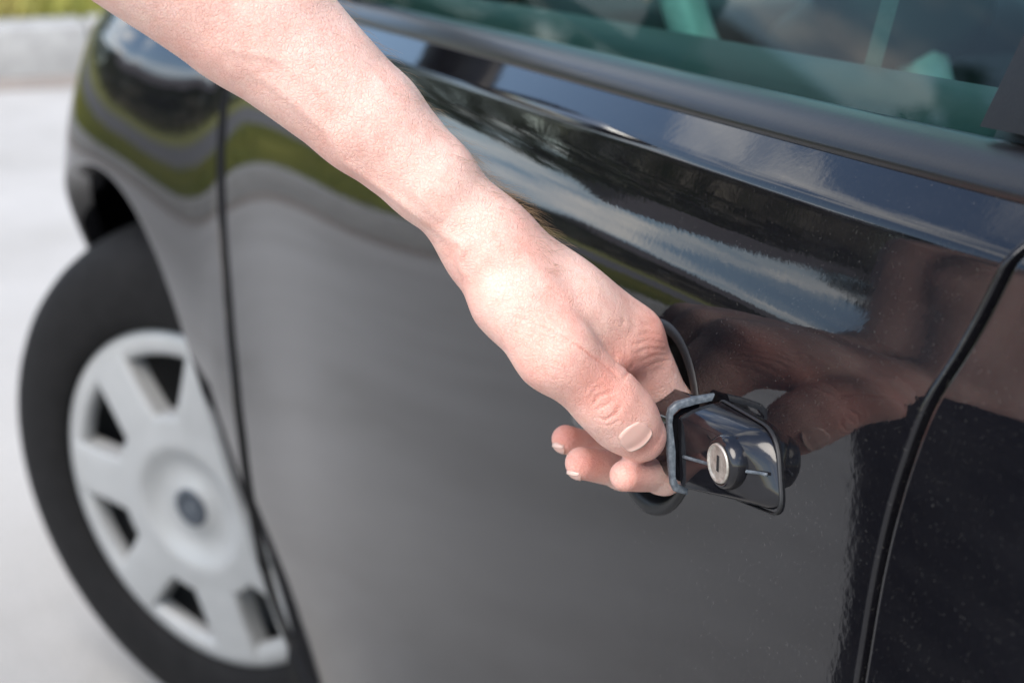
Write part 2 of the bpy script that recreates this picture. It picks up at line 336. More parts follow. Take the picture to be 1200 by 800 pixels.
def plan(x): return -.060 * sstep(-.88, -1.42, x) + .40 * np.clip((-1.36 - x) / .62, 0, 1) ** 2.2 + .10 * np.clip((x - .9) / .55, 0, 1) ** 2
def ysurf(x, z):
    x, z = np.broadcast_arrays(np.asarray(x, float), np.asarray(z, float)); v = z - zc(x)
    fi = np.clip((x - XSN[0]) / (XSN[1] - XSN[0]), 0, len(XSN) - 1.001); i = fi.astype(int); f = fi - i
    gj = np.clip((v - ZR[0]) / (ZR[1] - ZR[0]), 0, len(ZR) - 1.001); j = gj.astype(int); g = gj - j
    y = (TAB[i, j] * (1 - g) + TAB[i, j + 1] * g) * (1 - f) + (TAB[i + 1, j] * (1 - g) + TAB[i + 1, j + 1] * g) * f
    r = np.hypot(x - XW, z - ZW); fl = -.020 * np.exp(-(np.clip(r - RA, 0, 9) / .15) ** 2) * sstep(.45, .75, z)
    r2 = np.hypot(x - 1.12, z - ZW); fl = fl - .02 * np.exp(-(np.clip(r2 - RA, 0, 9) / .06) ** 2) * sstep(.45, .75, z)
    return y + plan(x) + fl
# panel gaps: x of the gap against height z
GFz = np.array([.30, .36, .40, .43, .45, .49, .56, .635, .70, .764, .81, .858, .895, .915, .95, 1.05]); GFx = np.array([-.60, -.67, -.74, -.80, -.836, -.826, -.802, -.792, -.806, -.836, -.872, -.911, -.936, -.945, -.955, -.975])
GRz = np.array([.30, .60, .80, .88, .926, .95, .995, 1.023, 1.08]); GRx = np.array([.135, .128, .124, .1235, .1235, .127, .135, .142, .160])
def smooth_interp(z, Z, X):
    # average a few neighbouring samples so that the gap is a flowing line
    return sum(np.interp(np.asarray(z) + d, Z, X) for d in (-.02, -.01, 0, .01, .02)) / 5
def gap_f(z): return smooth_interp(z, GFz, GFx)
def gap_r(z): return smooth_interp(z, GRz, GRx)
GAP = .0024
def vrows(v0, v1):
    a = list(np.arange(v0, -.15, .012)) + list(np.arange(-.15, -.02, .0035)) + list(np.arange(-.02, v1, .0012)) + [v1]
    return np.array(a)
def edge_ring(X, Z, Y, dx, dz, rad=.0016, deep=.016, seg=4):
    # extra rows that roll a panel edge over and inward; (dx, dz) point outward along the surface
    out = []
    for k in range(1, seg + 1):
        a = math.pi / 2 * k / seg; out.append((X + dx * rad * math.sin(a), Y + rad * (1 - math.cos(a)), Z + dz * rad * math.sin(a)))
    out.append((X + dx * rad, Y + deep, Z + dz * rad)); return out
def panel(name, xl, xr, v0, v1, ncol, parent, m=None, hole=None, cols=None):
    v = vrows(v0, v1); zz0 = v + float(zc(0))
    s = cols if cols is not None else np.linspace(0, 1, ncol)
    s = np.unique(np.concatenate([s, [.0008, .002, .004, .996, .998, .9992]]))
    # iterate: z depends on x through zc, the boundaries depend on z
    XL = xl(zz0); XRr = xr(zz0)
    for _ in range(4): XL = xl(v + zc(XL)); XRr = xr(v + zc(XRr))
    X = XL[:, None] * (1 - s)[None, :] + XRr[:, None] * s[None, :]
    Z = v[:, None] + zc(X); Y = ysurf(X, Z)
    L = edge_ring(X[:, 0], Z[:, 0], Y[:, 0], -1, 0); Rr = edge_ring(X[:, -1], Z[:, -1], Y[:, -1], 1, 0)
    cx = [p[0] for p in L[::-1]] + list(X.T) + [p[0] for p in Rr]; cy = [p[1] for p in L[::-1]] + list(Y.T) + [p[1] for p in Rr]; cz = [p[2] for p in L[::-1]] + list(Z.T) + [p[2] for p in Rr]
    A = np.stack([np.array(cx).T, np.array(cy).T, np.array(cz).T], -1)
    bot = A[0].copy(); bot[:, 1] += .012; bot[:, 2] -= .002; bot2 = bot.copy(); bot2[:, 1] += .02
    A = np.concatenate([bot2[None], bot[None], A]); nr, nc = A.shape[:2]; V = A.reshape(-1, 3)
    F = gridfaces(nr, nc)
    if hole:
        cxh, czh, ax, az = hole; c_ = np.array([V[list(f)].mean(0) for f in F])
        k = ((c_[:, 0] - cxh) / ax) ** 2 + ((c_[:, 2] - czh) / az) ** 2 > 1; F = [f for f, q in zip(F, k) if q]
    return meshobj(name, V, F, m or PAINT, parent)
car = empty('hatchback_car', (0, YC, GZ)); tag(car, 'glossy black hatchback parked on the pale concrete, its front wheel turned', 'car')
HC = (-.047, .911); HA, HB = .0365, .0350       # hand recess behind the door handle
cols = np.unique(np.concatenate([np.linspace(0, .74, 80), np.linspace(.74, 1, 75)]))
VT = .0135
door = panel('front_door', lambda z: gap_f(z) + GAP, lambda z: gap_r(z) - .0036, -.625, VT, 0, car, hole=(HC[0], HC[1], HA + .002, HB + .002), cols=cols)
door['label'] = 'glossy black front door with scratches and the handle'
rdoor = panel('rear_door', lambda z: gap_r(z) + .0036, lambda z: np.where(z < .80, .80 - .0 * z, .80), -.625, VT, 50, car)
# front fender: rings round the wheel arch out to the door gap, the bonnet line and the nose
def fender(name, cx, gapfun, far, side, parent):
    phi = np.radians(np.concatenate([np.linspace(-14, 20, 22), np.linspace(21.5, 150, 90), np.linspace(152, 196, 22)]))
    V = []; rr = np.concatenate([np.linspace(0, .12, 16), np.linspace(.14, .985, 40), [.993, 1.]])
    rings = []
    OUT = []
    for a in phi:
        ca, sa = math.cos(a) * side, math.sin(a); r = RA
        while True:
            r += .002; x = cx + r * ca; z = ZW + r * sa
            if (x - float(gapfun(z))) * side > -GAP or (far - x) * side > 0 or z > float(zc(x)) + .024 or z < .25 or r > 1.5: break
        OUT.append(max(r, RA + .004))
    OUT = np.array(OUT); OUT = np.convolve(np.pad(OUT, 1, 'edge'), [.2, .6, .2], 'valid')
    for q in rr:
        r = RA + (OUT - RA) * q; x = cx + r * np.cos(phi) * side; z = ZW + r * np.sin(phi); rings.append(np.stack([x, ysurf(x, z) - .0040, z], -1))
    lip = rings[0]
    a1 = lip.copy(); a1[:, 1] += .002; a1[:, 0] -= np.cos(phi) * side * .003; a1[:, 2] -= np.sin(phi) * .003
    a2 = a1.copy(); a2[:, 1] += .004; a2[:, 0] -= np.cos(phi) * side * .0008; a2[:, 2] -= np.sin(phi) * .0008
    a3 = a2.copy(); a3[:, 1] += .022
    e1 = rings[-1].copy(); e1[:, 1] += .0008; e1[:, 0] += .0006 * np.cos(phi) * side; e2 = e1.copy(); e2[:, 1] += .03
    A = np.stack([a3, a2, a1] + rings + [e1, e2]); F = gridfaces(*A.shape[:2])
    o = meshobj(name, A.reshape(-1, 3), [f[::-1] for f in F] if side > 0 else F, PAINT, parent, angle=50)
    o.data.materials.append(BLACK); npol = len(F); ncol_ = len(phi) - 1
    for k in range(npol - ncol_, npol): o.data.polygons[k].material_index = 1  # flange faces coloured black to stand for the shade in the gap
    return o
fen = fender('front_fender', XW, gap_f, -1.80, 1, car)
XR2 = 1.12
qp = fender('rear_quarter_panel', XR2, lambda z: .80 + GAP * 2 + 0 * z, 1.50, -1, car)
# dark structure behind the gaps, inner arches
vs = np.linspace(-.60, -.03, 40); xl_ = gap_f(vs + zc(-.9)) - .045; zz_ = vs + zc(-.9)
xl_ = np.maximum(xl_, np.where(np.abs(zz_ - ZW) < RA + .012, XW + np.sqrt(np.clip((RA + .012) ** 2 - (zz_ - ZW) ** 2, 0, 9)), -9))
X = xl_[:, None] + (.84 - xl_)[:, None] * np.linspace(0, 1, 40)[None]; Z = vs[:, None] + zc(X); Y = ysurf(X, Z) + .028
meshobj('inner_frame', np.stack([X, Y, Z], -1).reshape(-1, 3), gridfaces(40, 40), BLACK, car)
def liner(cx, name):
    a = np.radians(np.linspace(-25, 205, 40)); A = np.array([[(cx + (RA - .004 + .02 * min(1, k)) * math.cos(p), -.03 + .05 * k + (.02 if k else .04), ZW + (RA - .004 + .02 * min(1, k)) * math.sin(p)) for p in a] for k in range(8)])
    V = A.reshape(-1, 3).tolist(); F = gridfaces(8, 40); n = len(V); V += [(cx + (RA + .016) * math.cos(p), .33, ZW + (RA + .016) * math.sin(p)) for p in a] + [(cx, .33, ZW)]
    F += [(n + i, n + i + 1, n + 40) for i in range(39)]
    return meshobj(name, V, F, BLACK, car)
liner(XW, 'wheel_arch_liner'); liner(XR2, 'wheel_arch_liner')
# sill under the doors
xs = np.linspace(-.70, .80, 40); zz = np.array([.22, .24, .28, .33, .37, .395]); A = np.array([[(x, float(ysurf(x, .40)) + .012 + (.40 - z) * .25 + (.03 if z < .23 else 0), z) for x in xs] for z in zz])
meshobj('sill', A.reshape(-1, 3), [f[::-1] for f in gridfaces(6, 40)], PAINT, car)
# ---- belt moulding, window frame, side glass
def zbelt(x): return zc(x) + VT
def ybelt(x): return ysurf(x, zbelt(x))
secs = [(.002, -.003), (-.0005, .0006), (.0002, .0028), (.0025, .0060), (.0065, .0092), (.0115, .0117), (.0165, .0130), (.0200, .0131), (.0218, .0120), (.0222, .004)]   # (inward, up)
xs = np.concatenate([np.linspace(-.80, -.3, 30), np.linspace(-.29, .142, 60)])
A = np.array([[(x, float(ybelt(x)) + a, float(zbelt(x)) + h) for x in xs] for a, h in secs])
meshobj('belt_moulding', A.reshape(-1, 3), gridfaces(len(secs), len(xs)), TRIM, door)
xs2 = np.linspace(.152, .80, 60); A = np.array([[(x, float(ybelt(x)) + a, float(zbelt(x)) + h) for x in xs2] for a, h in secs])
meshobj('belt_moulding', A.reshape(-1, 3), gridfaces(len(secs), len(xs2)), TRIM, rdoor)
# side glass leans inward; roof rail height about 1.42
def wy(x, h): return float(ybelt(x)) + .0215 + .30 * h + .10 * h * h
GH = .40
def zroof(x): return 1.46 - .10 * (x - .1) ** 2
def pane_grid(x0f, x1f, n=24, mrows=14, h0=-.02, dy=0.):
    A = []
    for j in range(mrows):
        q = j / (mrows - 1); row = []
        for i in range(n):
            h = h0 + (GH - h0) * q; x0, x1 = x0f(h), x1f(h); x = x0 + (x1 - x0) * i / (n - 1); row.append((x, wy(x, h) + dy, float(zbelt(x)) + .0148 + h))
        A.append(row)
    return np.array(A).reshape(-1, 3), gridfaces(mrows, n)
V, F = pane_grid(lambda h: -.80 + 1.05 * h, lambda h: .078 + .22 * h)
meshobj('window_glass', V, F, GLASS, door)
V, F = pane_grid(lambda h: .20 + .10 * h, lambda h: .74 - .35 * h)
meshobj('window_glass', V, F, GLASS, rdoor)
# black upright at the rear of the door window
def frame_bar(x0f, x1f, parent, name, dy=-.006, h0=.002):
    out = []
    for d in (dy, .02):
        V, F = pane_grid(x0f, x1f, 6, 14, h0, d); out.append((V, F))
    V = np.concatenate([out[0][0], out[1][0]]); n = 14 * 6; F = [f for f in out[0][1]] + [tuple(i + n for i in f[::-1]) for f in out[1][1]]
    for j in range(13):
        a = j * 6; F += [(a, a + 6, a + 6 + n, a + n), (a + 5, a + 5 + n, a + 11 + n, a + 11)]
    F += [(k, k + n, k + 1 + n, k + 1) for k in range(5)]
    return meshobj(name, V, F, TRIM, parent, smooth=False)
frame_bar(lambda h: .076 + .22 * h, lambda h: .146 + .12 * h, door, 'window_frame')
frame_bar(lambda h: .150 + .12 * h, lambda h: .205 + .10 * h, rdoor, 'window_frame')
frame_bar(lambda h: -.86 + 1.05 * h, lambda h: -.795 + 1.05 * h, door, 'window_frame')
frame_bar(lambda h: .735 - .35 * h, lambda h: .80 - .30 * h, rdoor, 'window_frame')
# inner door skin: broad ledge under the glass, then the trim panel
def inner_trim(x0, x1, parent):
    sec = [(.024, .012), (.028, .016), (.05, .020), (.085, .017), (.10, .008), (.108, -.02), (.112, -.2), (.125, -.33), (.125, -.55)]
    xs = np.linspace(x0, x1, 40); A = np.array([[(x, float(ybelt(x)) + a, float(zbelt(x)) + h) for x in xs] for a, h in sec])
    o = meshobj('inner_trim', A.reshape(-1, 3), gridfaces(len(sec), 40), INNER, parent); return o
inner_trim(-.80, .135, door); inner_trim(.155, .80, rdoor)
# ---- wing mirror, out of the picture above but mirrored in the door
bm = bmesh.new(); g = bmesh.ops.create_uvsphere(bm, u_segments=32, v_segments=20, radius=1)['verts']
for v in g:
    p = v.co; s = lambda q: math.copysign(abs(q) ** .7, q)
    v.co = Vector((-.75 + (s(p.x) * .055 if p.x < 0 else s(p.x) * .028), -.085 + s(p.y) * .095, 1.14 + s(p.z) * .068))
mir = bmobj('wing_mirror', bm, PAINT, door)
bm = bmesh.new(); box(bm, (-.7215, -.088, 1.14), (.004, .155, .105), Matrix.Rotation(R(-8), 3, 'Z'), .0015); bmobj('mirror_glass', bm, MIRROR, door)
bm = bmesh.new(); box(bm, (-.74, .03, 1.085), (.07, .10, .05), Matrix.Rotation(R(20), 3, 'X'), .015, 3); bmobj('mirror_arm', bm, TRIM, door)
# ---- door handle: recess, gasket, lock block, grip, seam edge, lock
HT = R(9.5); HU = Vector((math.cos(HT), 0, math.sin(HT))); HV = Vector((-math.sin(HT), 0, math.cos(HT))); HW = Vector((0, -1, 0)); H0 = Vector((.040, 0, .9255))
def hp(u, v, w): return H0 + HU * u + HV * v + HW * w
def yd(p): return float(ysurf(p.x, p.z))
# recess dish
V = []; n = 48; prof = [(1.14, -.0010), (1.13, .0005), (1.08, .0010), (1.02, .0008), (.985, -.0005), (.965, -.006), (.92, -.014), (.80, -.020), (.5, -.023), (.2, -.024)]
for k, h in prof:
    for i in range(n):
        a = 2 * math.pi * i / n; x = HC[0] + HA * k * math.cos(a); z = HC[1] + HB * k * math.sin(a); V.append((x, float(ysurf(x, z)) - h, z))
F = gridfaces(len(prof), n, True); V.append((HC[0], float(ysurf(*HC)) + .0242, HC[1])); F += [(len(V) - 1, (len(prof) - 1) * n + (i + 1) % n, (len(prof) - 1) * n + i) for i in range(n)]
meshobj('handle_recess', V, F, DISH, door)
def rounded_poly(pts, rad, seg=6):
    out = []; N = len(pts)
    for i in range(N):
        p, a, b_ = Vector(pts[i]), Vector(pts[i - 1]), Vector(pts[(i + 1) % N]); r = rad[i] if hasattr(rad, '__len__') else rad
        d1 = (a - p).normalized(); d2 = (b_ - p).normalized(); s = p + d1 * r; e = p + d2 * r
        for k in range(seg + 1):
            t = k / seg; out.append(s * (1 - t) ** 2 + p * (2 * t * (1 - t)) + e * t * t)
    return out
# corner order: front-top, rear-top, rear-bottom, front-bottom, in (u, v)
B = rounded_poly([(-.0312, .0155), (.0120, .0105), (.0200, -.0172), (-.0312, -.0180)], [.003, .011, .009, .004])
Fo = rounded_poly([(-.0312, .0112), (.0060, .0056), (.0130, -.0130), (-.0312, -.0150)], [.002, .007, .006, .002])
def wface(u): return .0170 - .0045 * sstep(-.034, .004, u) - .0080 * sstep(-.004, .017, u) 
def block_rings():
    rings = []
    for k, (s, wf) in enumerate([(0., .0), (0., .18), (.05, .32), (.18, .52), (.38, .72), (.62, .88), (.84, .97), (1., 1.0)]):
        ring = []
        for pb, pf in zip(B, Fo):
            q = pb.lerp(pf, s); wt_ = float(wface(q.x)); ring.append(hp(q.x, q.y, -.001 + (wt_ + .001) * wf))
        rings.append(ring)
    cen = sum(Fo, Vector((0, 0))) / len(Fo)
    for s in (.75, .45, .15):
        ring = []
        for pf in Fo:
            q = cen.lerp(pf, s); ridge = .0009 * max(0, 1 - abs(q.y + .0025) / .010); ring.append(hp(q.x, q.y, float(wface(q.x)) + ridge * (1 - s * .6)))
        rings.append(ring)
    return rings
rg = block_rings(); n = len(B); V = [p for r_ in rg for p in r_]; F = gridfaces(len(rg), n, True); F.append(tuple(range((len(rg) - 1) * n, len(rg) * n)))
meshobj('handle_lock_block', V, [f[::-1] for f in F], HANDLE, door, angle=38)
# raised mould line along the block; its grey is a painted highlight
V, F = tube([hp(u, -.0030 - .02 * u * 0, float(wface(u)) + .00055) for u in np.linspace(-.027, .0155, 24)], .0007, 6); meshobj('mould_line', V, F, BAND, door)
# gasket
G2 = rounded_poly([(-.032, .0164), (.0130, .0114), (.0212, -.0182), (-.032, -.0190)], [.004, .011, .009, .005]); n = len(G2); V = []
cen = Vector((-.005, -.002))
for s, w in [(1., -.002), (1., .0007), (.985, .0012), (.965, .0012), (.955, .0007), (.95, -.001)]:
    for q in G2: z = cen.lerp(q, s); p = hp(z.x, z.y, 0); V.append((p.x, yd(p) - w, p.z))
meshobj('handle_gasket', V, [f[::-1] for f in gridfaces(6, n, True)], DISH, door)
# boss and lock
LK = hp(.0005, -.0030, 0); lax = (HW * .995 + HU * .05).normalized()
Ml = Matrix.Translation(hp(-.0030, -.0012, .0100)) @ lax.to_track_quat('Z', 'Y').to_matrix().to_4x4()
V, F = lathe([(.0108, -.012), (.0106, -.004), (.0104, .000), (.0100, .0026), (.0093, .0042), (.0085, .0048), (.0078, .0050), (.0075, .0044), (.0074, .002)], 48, Ml)
def boss_pull(v):
    d = v - Ml.translation; t_ = min(1., max(0., (.0048 - d.dot(lax)) / .010)); return v - HU * (.0030 * t_ ** .8 * max(0., -d.dot(HU) / .0115))
V = [boss_pull(v) for v in V]
meshobj('lock_boss', V, F, HANDLE, door)
V, F = lathe([(.0074, .002), (.0074, .0050), (.0071, .0056), (.0066, .0056), (.0062, .0051), (.0058, .0050), (.003, .0051), (.0, .0051)], 48, Ml)
meshobj('lock_cylinder', V, F, STEEL, door)
bm = bmesh.new(); box(bm, (0, 0, .0050), (.0017, .0062, .0006), None, .0002, 1); 
bmesh.ops.transform(bm, matrix=Ml, verts=bm.verts); ks = bmobj('key_slot', bm, BLACK, door)
# seam edge: L-shaped strip between grip and lock block
path = [(.0015, .0172), (.009, .0168), (.0165, .0158), (.0192, .0138), (.0200, .0106), (.0200, -.002), (.0197, -.0130), (.0184, -.0162), (.014, -.0180)]
V = []
for w, v in path:
    c_ = Vector((.0125, -.002)); d = (Vector((w, v)) - c_).normalized()
    for (du, e) in ((-.0022, -.0018), (-.0022, .0006), (-.0014, .0011), (.0012, .0011), (.0020, .0004), (.0020, -.0018)): V.append(hp(-.0330 + du * .72, v + d.y * e, w + d.x * e))
F = gridfaces(len(path), 6, True); F += [(0, 1, 2, 3, 4, 5), tuple(range((len(path) - 1) * 6, len(path) * 6))[::-1]]
meshobj('seam_edge', V, [f[::-1] for f in F], BAND, door, angle=50)
# grip bar
sec = rounded_poly([(.0180, -.0148), (.0194, .0098), (.0062, .0185), (.0072, -.0140)], [.005, .0035, .003, .004], 5); n = len(sec); V = []
gr = [(-.168, .25, .35, -.004), (-.162, .50, .62, -.003), (-.150, .75, .86, -.001), (-.132, .92, .97, 0), (-.105, 1, 1, 0), (-.080, 1, 1, 0), (-.060, 1, 1, 0), (-.045, 1, 1, 0), (-.0345, 1, 1, 0)]
for u, kw, kv, sv in gr:
    for q in sec: V.append(hp(u, q.y * kv + sv, q.x * kw))
F = gridfaces(len(gr), n, True) + [tuple(range(n))[::-1], tuple(range((len(gr) - 1) * n, len(gr) * n))]
meshobj('grip', V, [f[::-1] for f in F], HANDLE, door, angle=60)
# ---- front wheel, steered and leaning a little
def wheel(name, C, steer, camber, parent, label=None):
    f = Vector((-math.cos(steer), -math.sin(steer), 0)); nn = Vector((math.sin(steer) * math.cos(camber), -math.cos(steer) * math.cos(camber), -math.sin(camber))); u = nn.cross(f)
    if u.z < 0: u = -u
    M = Matrix((f.to_4d(), u.to_4d(), nn.to_4d(), (0, 0, 0, 1))).transposed(); M[0][3], M[1][3], M[2][3] = C; M[3][:] = (0, 0, 0, 1)
    for i in range(3): M[3][i] = 0
    T, W = .312, .185; Rm = .205
    root = empty(name, C); adopt(root, parent)
    pr = [(Rm - .006, -.02), (Rm, .004), (Rm + .006, .010), (.225, .0145), (.250, .0155), (.272, .012), (.288, .004), (.298, -.008), (.305, -.022), (.3095, -.038)]
    pr += [(.311, -.05), (.3115, -.062), (.304, -.063), (.304, -.070), (.312, -.071), (.312, -.092), (.304, -.093), (.304, -.10), (.312, -.101), (.311, -.13), (.305, -.155), (.288, -.172), (.25, -.182), (Rm, -.17)]
    V, F = lathe(pr, 96, M); meshobj('tyre', V, F, RUBBER, root)
    bm = bmesh.new()
    V, F = lathe([(Rm - .004, .0), (.192, -.012), (.188, -.03), (.18, -.06), (.10, -.065), (.03, -.06), (0, -.06)], 64, M); meshobj('rim', V, [f_[::-1] for f_ in F], RIMDARK, root)
    # hubcap: dished centre disc, outer ring, seven broad spokes with real edges
    cen = [(.0, .0135), (.024, .0135), (.030, .0085), (.045, .0065), (.058, .0085), (.068, .0165), (.074, .0185), (.082, .0185), (.088, .0172), (.100, .0165), (.106, .0158), (.109, .0135), (.110, .008), (.110, -.010)]
    V, F = lathe(cen, 96, M); V = list(V); F = [f_[::-1] for f_ in F]; n0 = len(V)
    ring = [(.176, -.012), (.176, .001), (.178, .0045), (.183, .0062), (.192, .0060), (.200, .0035), (.205, -.001), (.207, -.006)]
    tv, tf = lathe(ring, 96, M); V += tv; F += [tuple(q + n0 for q in f_[::-1]) for f_ in tf]
    ns, nw_ = 12, 13
    for k in range(7):
        a0 = 2 * math.pi * k / 7 + R(2); n0 = len(V)
        for i in range(ns):
            q = i / (ns - 1); r = .100 + .090 * q; top = .0160 - .0085 * q ** 1.5; hw = .0285 + .0035 * q + .006 * (1 - q) ** 3
            for j in range(nw_):
                e = [-1, -1, -.985, -.95, -.86, -.5, 0, .5, .86, .95, .985, 1, 1][j]; dz = [-.026, -.006, -.0025, -.0009, 0, .0004, .0006, .0004, 0, -.0009, -.0025, -.006, -.026][j]
                x = math.sqrt(max(r * r - (hw * e) ** 2, 1e-6)); y = hw * e; V.append(M @ Vector((x * math.cos(a0) - y * math.sin(a0), x * math.sin(a0) + y * math.cos(a0), top + dz)))
        F += [tuple(q + n0 for q in f_) for f_ in gridfaces(ns, nw_)]
    hc = meshobj('hubcap', V, F, CAP, root, angle=50)
    V, F = tube([M @ Vector((.181 * math.cos(R(200)), .181 * math.sin(R(200)), -.008)), M @ Vector((.165 * math.cos(R(200)), .165 * math.sin(R(200)), .012))], .004, 8); meshobj('valve', V, F, RUBBER, root)
    return root, M
whl, MW = wheel('front_wheel', (XW, -.002, ZW), R(36), R(5.5), car)
V, F = lathe([(.0225, .0085), (.0225, .0150), (.020, .0166), (.0170, .0164), (.0160, .0158), (0, .0158)], 40, MW); em = meshobj('emblem', V, [f_[::-1] for f_ in F], EMBLEM, whl)
for a0 in range(10):
    a = 2 * math.pi * a0 / 10; V, F = tube([MW @ Vector((.0095 * math.cos(a), .0095 * math.sin(a), .0160)), MW @ Vector((.0135 * math.cos(a + .25), .0135 * math.sin(a + .25), .0162))], .0013, 5)
    meshobj('emblem_mark', V, F, EMBLEM2, whl)
V, F = lathe([(.0050, .0158), (.0045, .0168), (0, .0168)], 24, MW); meshobj('emblem_mark', V, F, EMBLEM2, whl)
wheel('rear_wheel', (XR2, .02, ZW), 0, 0, car)
wheel('front_wheel', (XW, 2 * YC + .002, ZW), R(36) + math.pi, R(-5.5), car); wheel('rear_wheel', (XR2, 2 * YC - .02, ZW), math.pi, 0, car)
# ---- bonnet, nose, windscreen, roof, tail, cabin
def surf(name, A, m, parent=car, flip=False):
    A = np.asarray(A, float); F = gridfaces(*A.shape[:2]); return meshobj(name, A.reshape(-1, 3), [f[::-1] for f in F] if flip else F, m, parent)
def yedge(x): return float(ysurf(x, zc(x) + .020))
xs = np.linspace(-1.80, -.86, 26); A = []
for x in xs:
    y0 = yedge(x) + .002; ys_ = np.linspace(y0, 2 * YC - y0, 25); row = []
    for y in ys_:
        q = 1 - ((y - YC) / (YC - y0)) ** 2; row.append((x, y, float(zc(x)) + .020 + .075 * q ** .8 * float(sstep(-1.95, -1.2, x)) - .10 * float(sstep(-1.55, -1.85, x))))
    A.append(row)
surf('bonnet', A, PAINT)
A = []
for z in np.linspace(.26, .90, 16):
    y0 = float(ysurf(-1.78, max(z, .3))); row = []
    for y in np.linspace(y0, 2 * YC - y0, 25):
        q = 1 - ((y - YC) / (YC - y0)) ** 2; row.append((-1.79 - .16 * q ** .6 + .06 * float(sstep(.6, .9, z)), y, z))
    A.append(row)
nose = surf('front_bumper', A, PAINT, flip=True)
for s in (-1, 1):
    bm = bmesh.new(); g = bmesh.ops.create_uvsphere(bm, u_segments=24, v_segments=12, radius=1)['verts']
    for v in g: v.co = Vector((-1.74 + v.co.x * .10, YC + s * .47 + v.co.y * .13, .80 + v.co.z * .07))
    bmobj('headlight', bm, LAMP, car)
def zwy(x, q):
    return 0
RY0 = wy(-.2, GH); zr0 = float(zbelt(0)) + .0148 + GH
A = [];
for i in range(15):
    x = -.40 + 1.25 * i / 14; row = []
    for k in range(21):
        y = RY0 + (2 * YC - 2 * RY0) * k / 20; q = 1 - ((y - YC) / (YC - RY0)) ** 2; row.append((x, y, float(zbelt(x)) + .0148 + GH - .002 + .075 * q - .05 * float(sstep(.4, .9, x))))
    A.append(row)
surf('roof', A, PAINT); surf('headliner', [[(p[0], p[1], p[2] - .025) for p in r_] for r_ in A], INNERL, flip=True)
A = []
for i in range(14):
    q = i / 13; h = GH * q; row = []
    x0 = -.86 + 1.05 * h + (-.04)
    for k in range(21):
        y0 = wy(x0, h) if h > 0 else wy(x0, 0); y = y0 + (2 * YC - 2 * y0) * k / 20; s = 1 - ((y - YC) / (YC - y0)) ** 2
        row.append((x0 - .12 * s * (1 - .5 * q), y, float(zbelt(x0)) + .03 + h * .97 + .06 * s * q))
    A.append(row)
surf('windscreen', A, CLEAR, flip=True)
A = []
for i in range(10):
    q = i / 9; row = []
    x0 = 1.45 - .60 * q ** 1.3
    for k in range(17):
        y0 = .14 + (RY0 - .14) * q; y = y0 + (2 * YC - 2 * y0) * k / 16; s = 1 - ((y - YC) / (YC - y0)) ** 2; row.append((x0 + .10 * s, y, 1.07 + .34 * q + .05 * s * q))
    A.append(row)
surf('rear_window', A, GLASS)
for s_ in (0, 1):
    A = []
    for i in range(8):
        q = i / 7; y = .10 + (RY0 - .10) * q; y = y if s_ == 0 else 2 * YC - y; A.append([(.76 - .10 * q, y, 1.06 + .37 * q), (1.0 - .10 * q, y, 1.06 + .37 * q), (1.46 - .60 * q ** 1.3, y + (.03 if s_ == 0 else -.03), 1.06 + .35 * q)])
    surf('rear_pillar', A, PAINT, flip=(s_ == 1))
A = []
for z in np.linspace(.28, 1.08, 12):
    y0 = float(ysurf(1.48, min(z, 1.03))); A.append([(1.49 + .12 * (1 - ((y - YC) / (YC - y0)) ** 2) ** .6, y, z) for y in np.linspace(y0, 2 * YC - y0, 21)])
surf('tailgate', A, PAINT)
# mirrored far side of the body
def mirror_copy(o, parent):
    c_ = o.copy(); COL.objects.link(c_); c_.parent = parent; c_.matrix_parent_inverse = Matrix.Identity(4)
    c_.matrix_world = Matrix.Translation((0, 2 * YC, 0)) @ Matrix.Diagonal((1, -1, 1, 1))
    pm = Matrix.Identity(4); q = parent
    c_.matrix_parent_inverse = Matrix.Translation((0, YC, GZ)).inverted()
    c_.location = (0, 2 * YC, 0); c_.scale = (1, -1, 1); c_.rotation_euler = (0, 0, 0)
    return c_
for o in (door, rdoor, fen, qp):
    n_ = mirror_copy(o, car)
    for ch in list(o.children):
        if ch.name.split('.')[0] in ('belt_moulding', 'window_glass', 'window_frame', 'inner_trim', 'wing_mirror', 'mirror_arm', 'mirror_glass'):
            k = ch.copy(); COL.objects.link(k); k.parent = n_; k.matrix_parent_inverse = Matrix.Identity(4); k.location = (0, 0, 0); k.rotation_euler = (0, 0, 0)
for s in range(0): pass
# cabin: floor, dashboard, steering wheel, seats, belts
bm = bmesh.new(); box(bm, (.25, YC, .36), (2.3, 1.44, .06)); box(bm, (-.98, YC, .62), (.05, 1.40, .55)); bmobj('cabin_floor', bm, BLACK, car, smooth=False)
bm = bmesh.new(); box(bm, (-.80, YC, .84), (.36, 1.34, .28), None, .06, 4); box(bm, (-.74, .42, .965), (.22, .40, .07), None, .03, 4); bmobj('dashboard', bm, DASH, car)
Ms = Matrix.Translation((-.47, .385, 1.04)) @ Matrix.Rotation(R(64), 4, 'Y')
V, F = tube([Ms @ Vector((.18 * math.cos(a), .18 * math.sin(a), 0)) for a in np.linspace(0, 2 * math.pi, 60, endpoint=False)], .015, 12, True); sw = meshobj('steering_wheel', V, F, WHEELM, car)
for a in (0, R(120), R(240)):
    V, F = tube([Ms @ Vector((.03 * math.cos(a), .03 * math.sin(a), -.02)), Ms @ Vector((.178 * math.cos(a), .178 * math.sin(a), 0))], [.02, .012], 8); meshobj('spoke', V, F, WHEELM, sw)
V, F = lathe([(.0, .012), (.05, .010), (.065, -.005), (.06, -.04), (.03, -.09), (.03, -.3)], 32, Ms); meshobj('wheel_hub', V, F, INNER, sw)
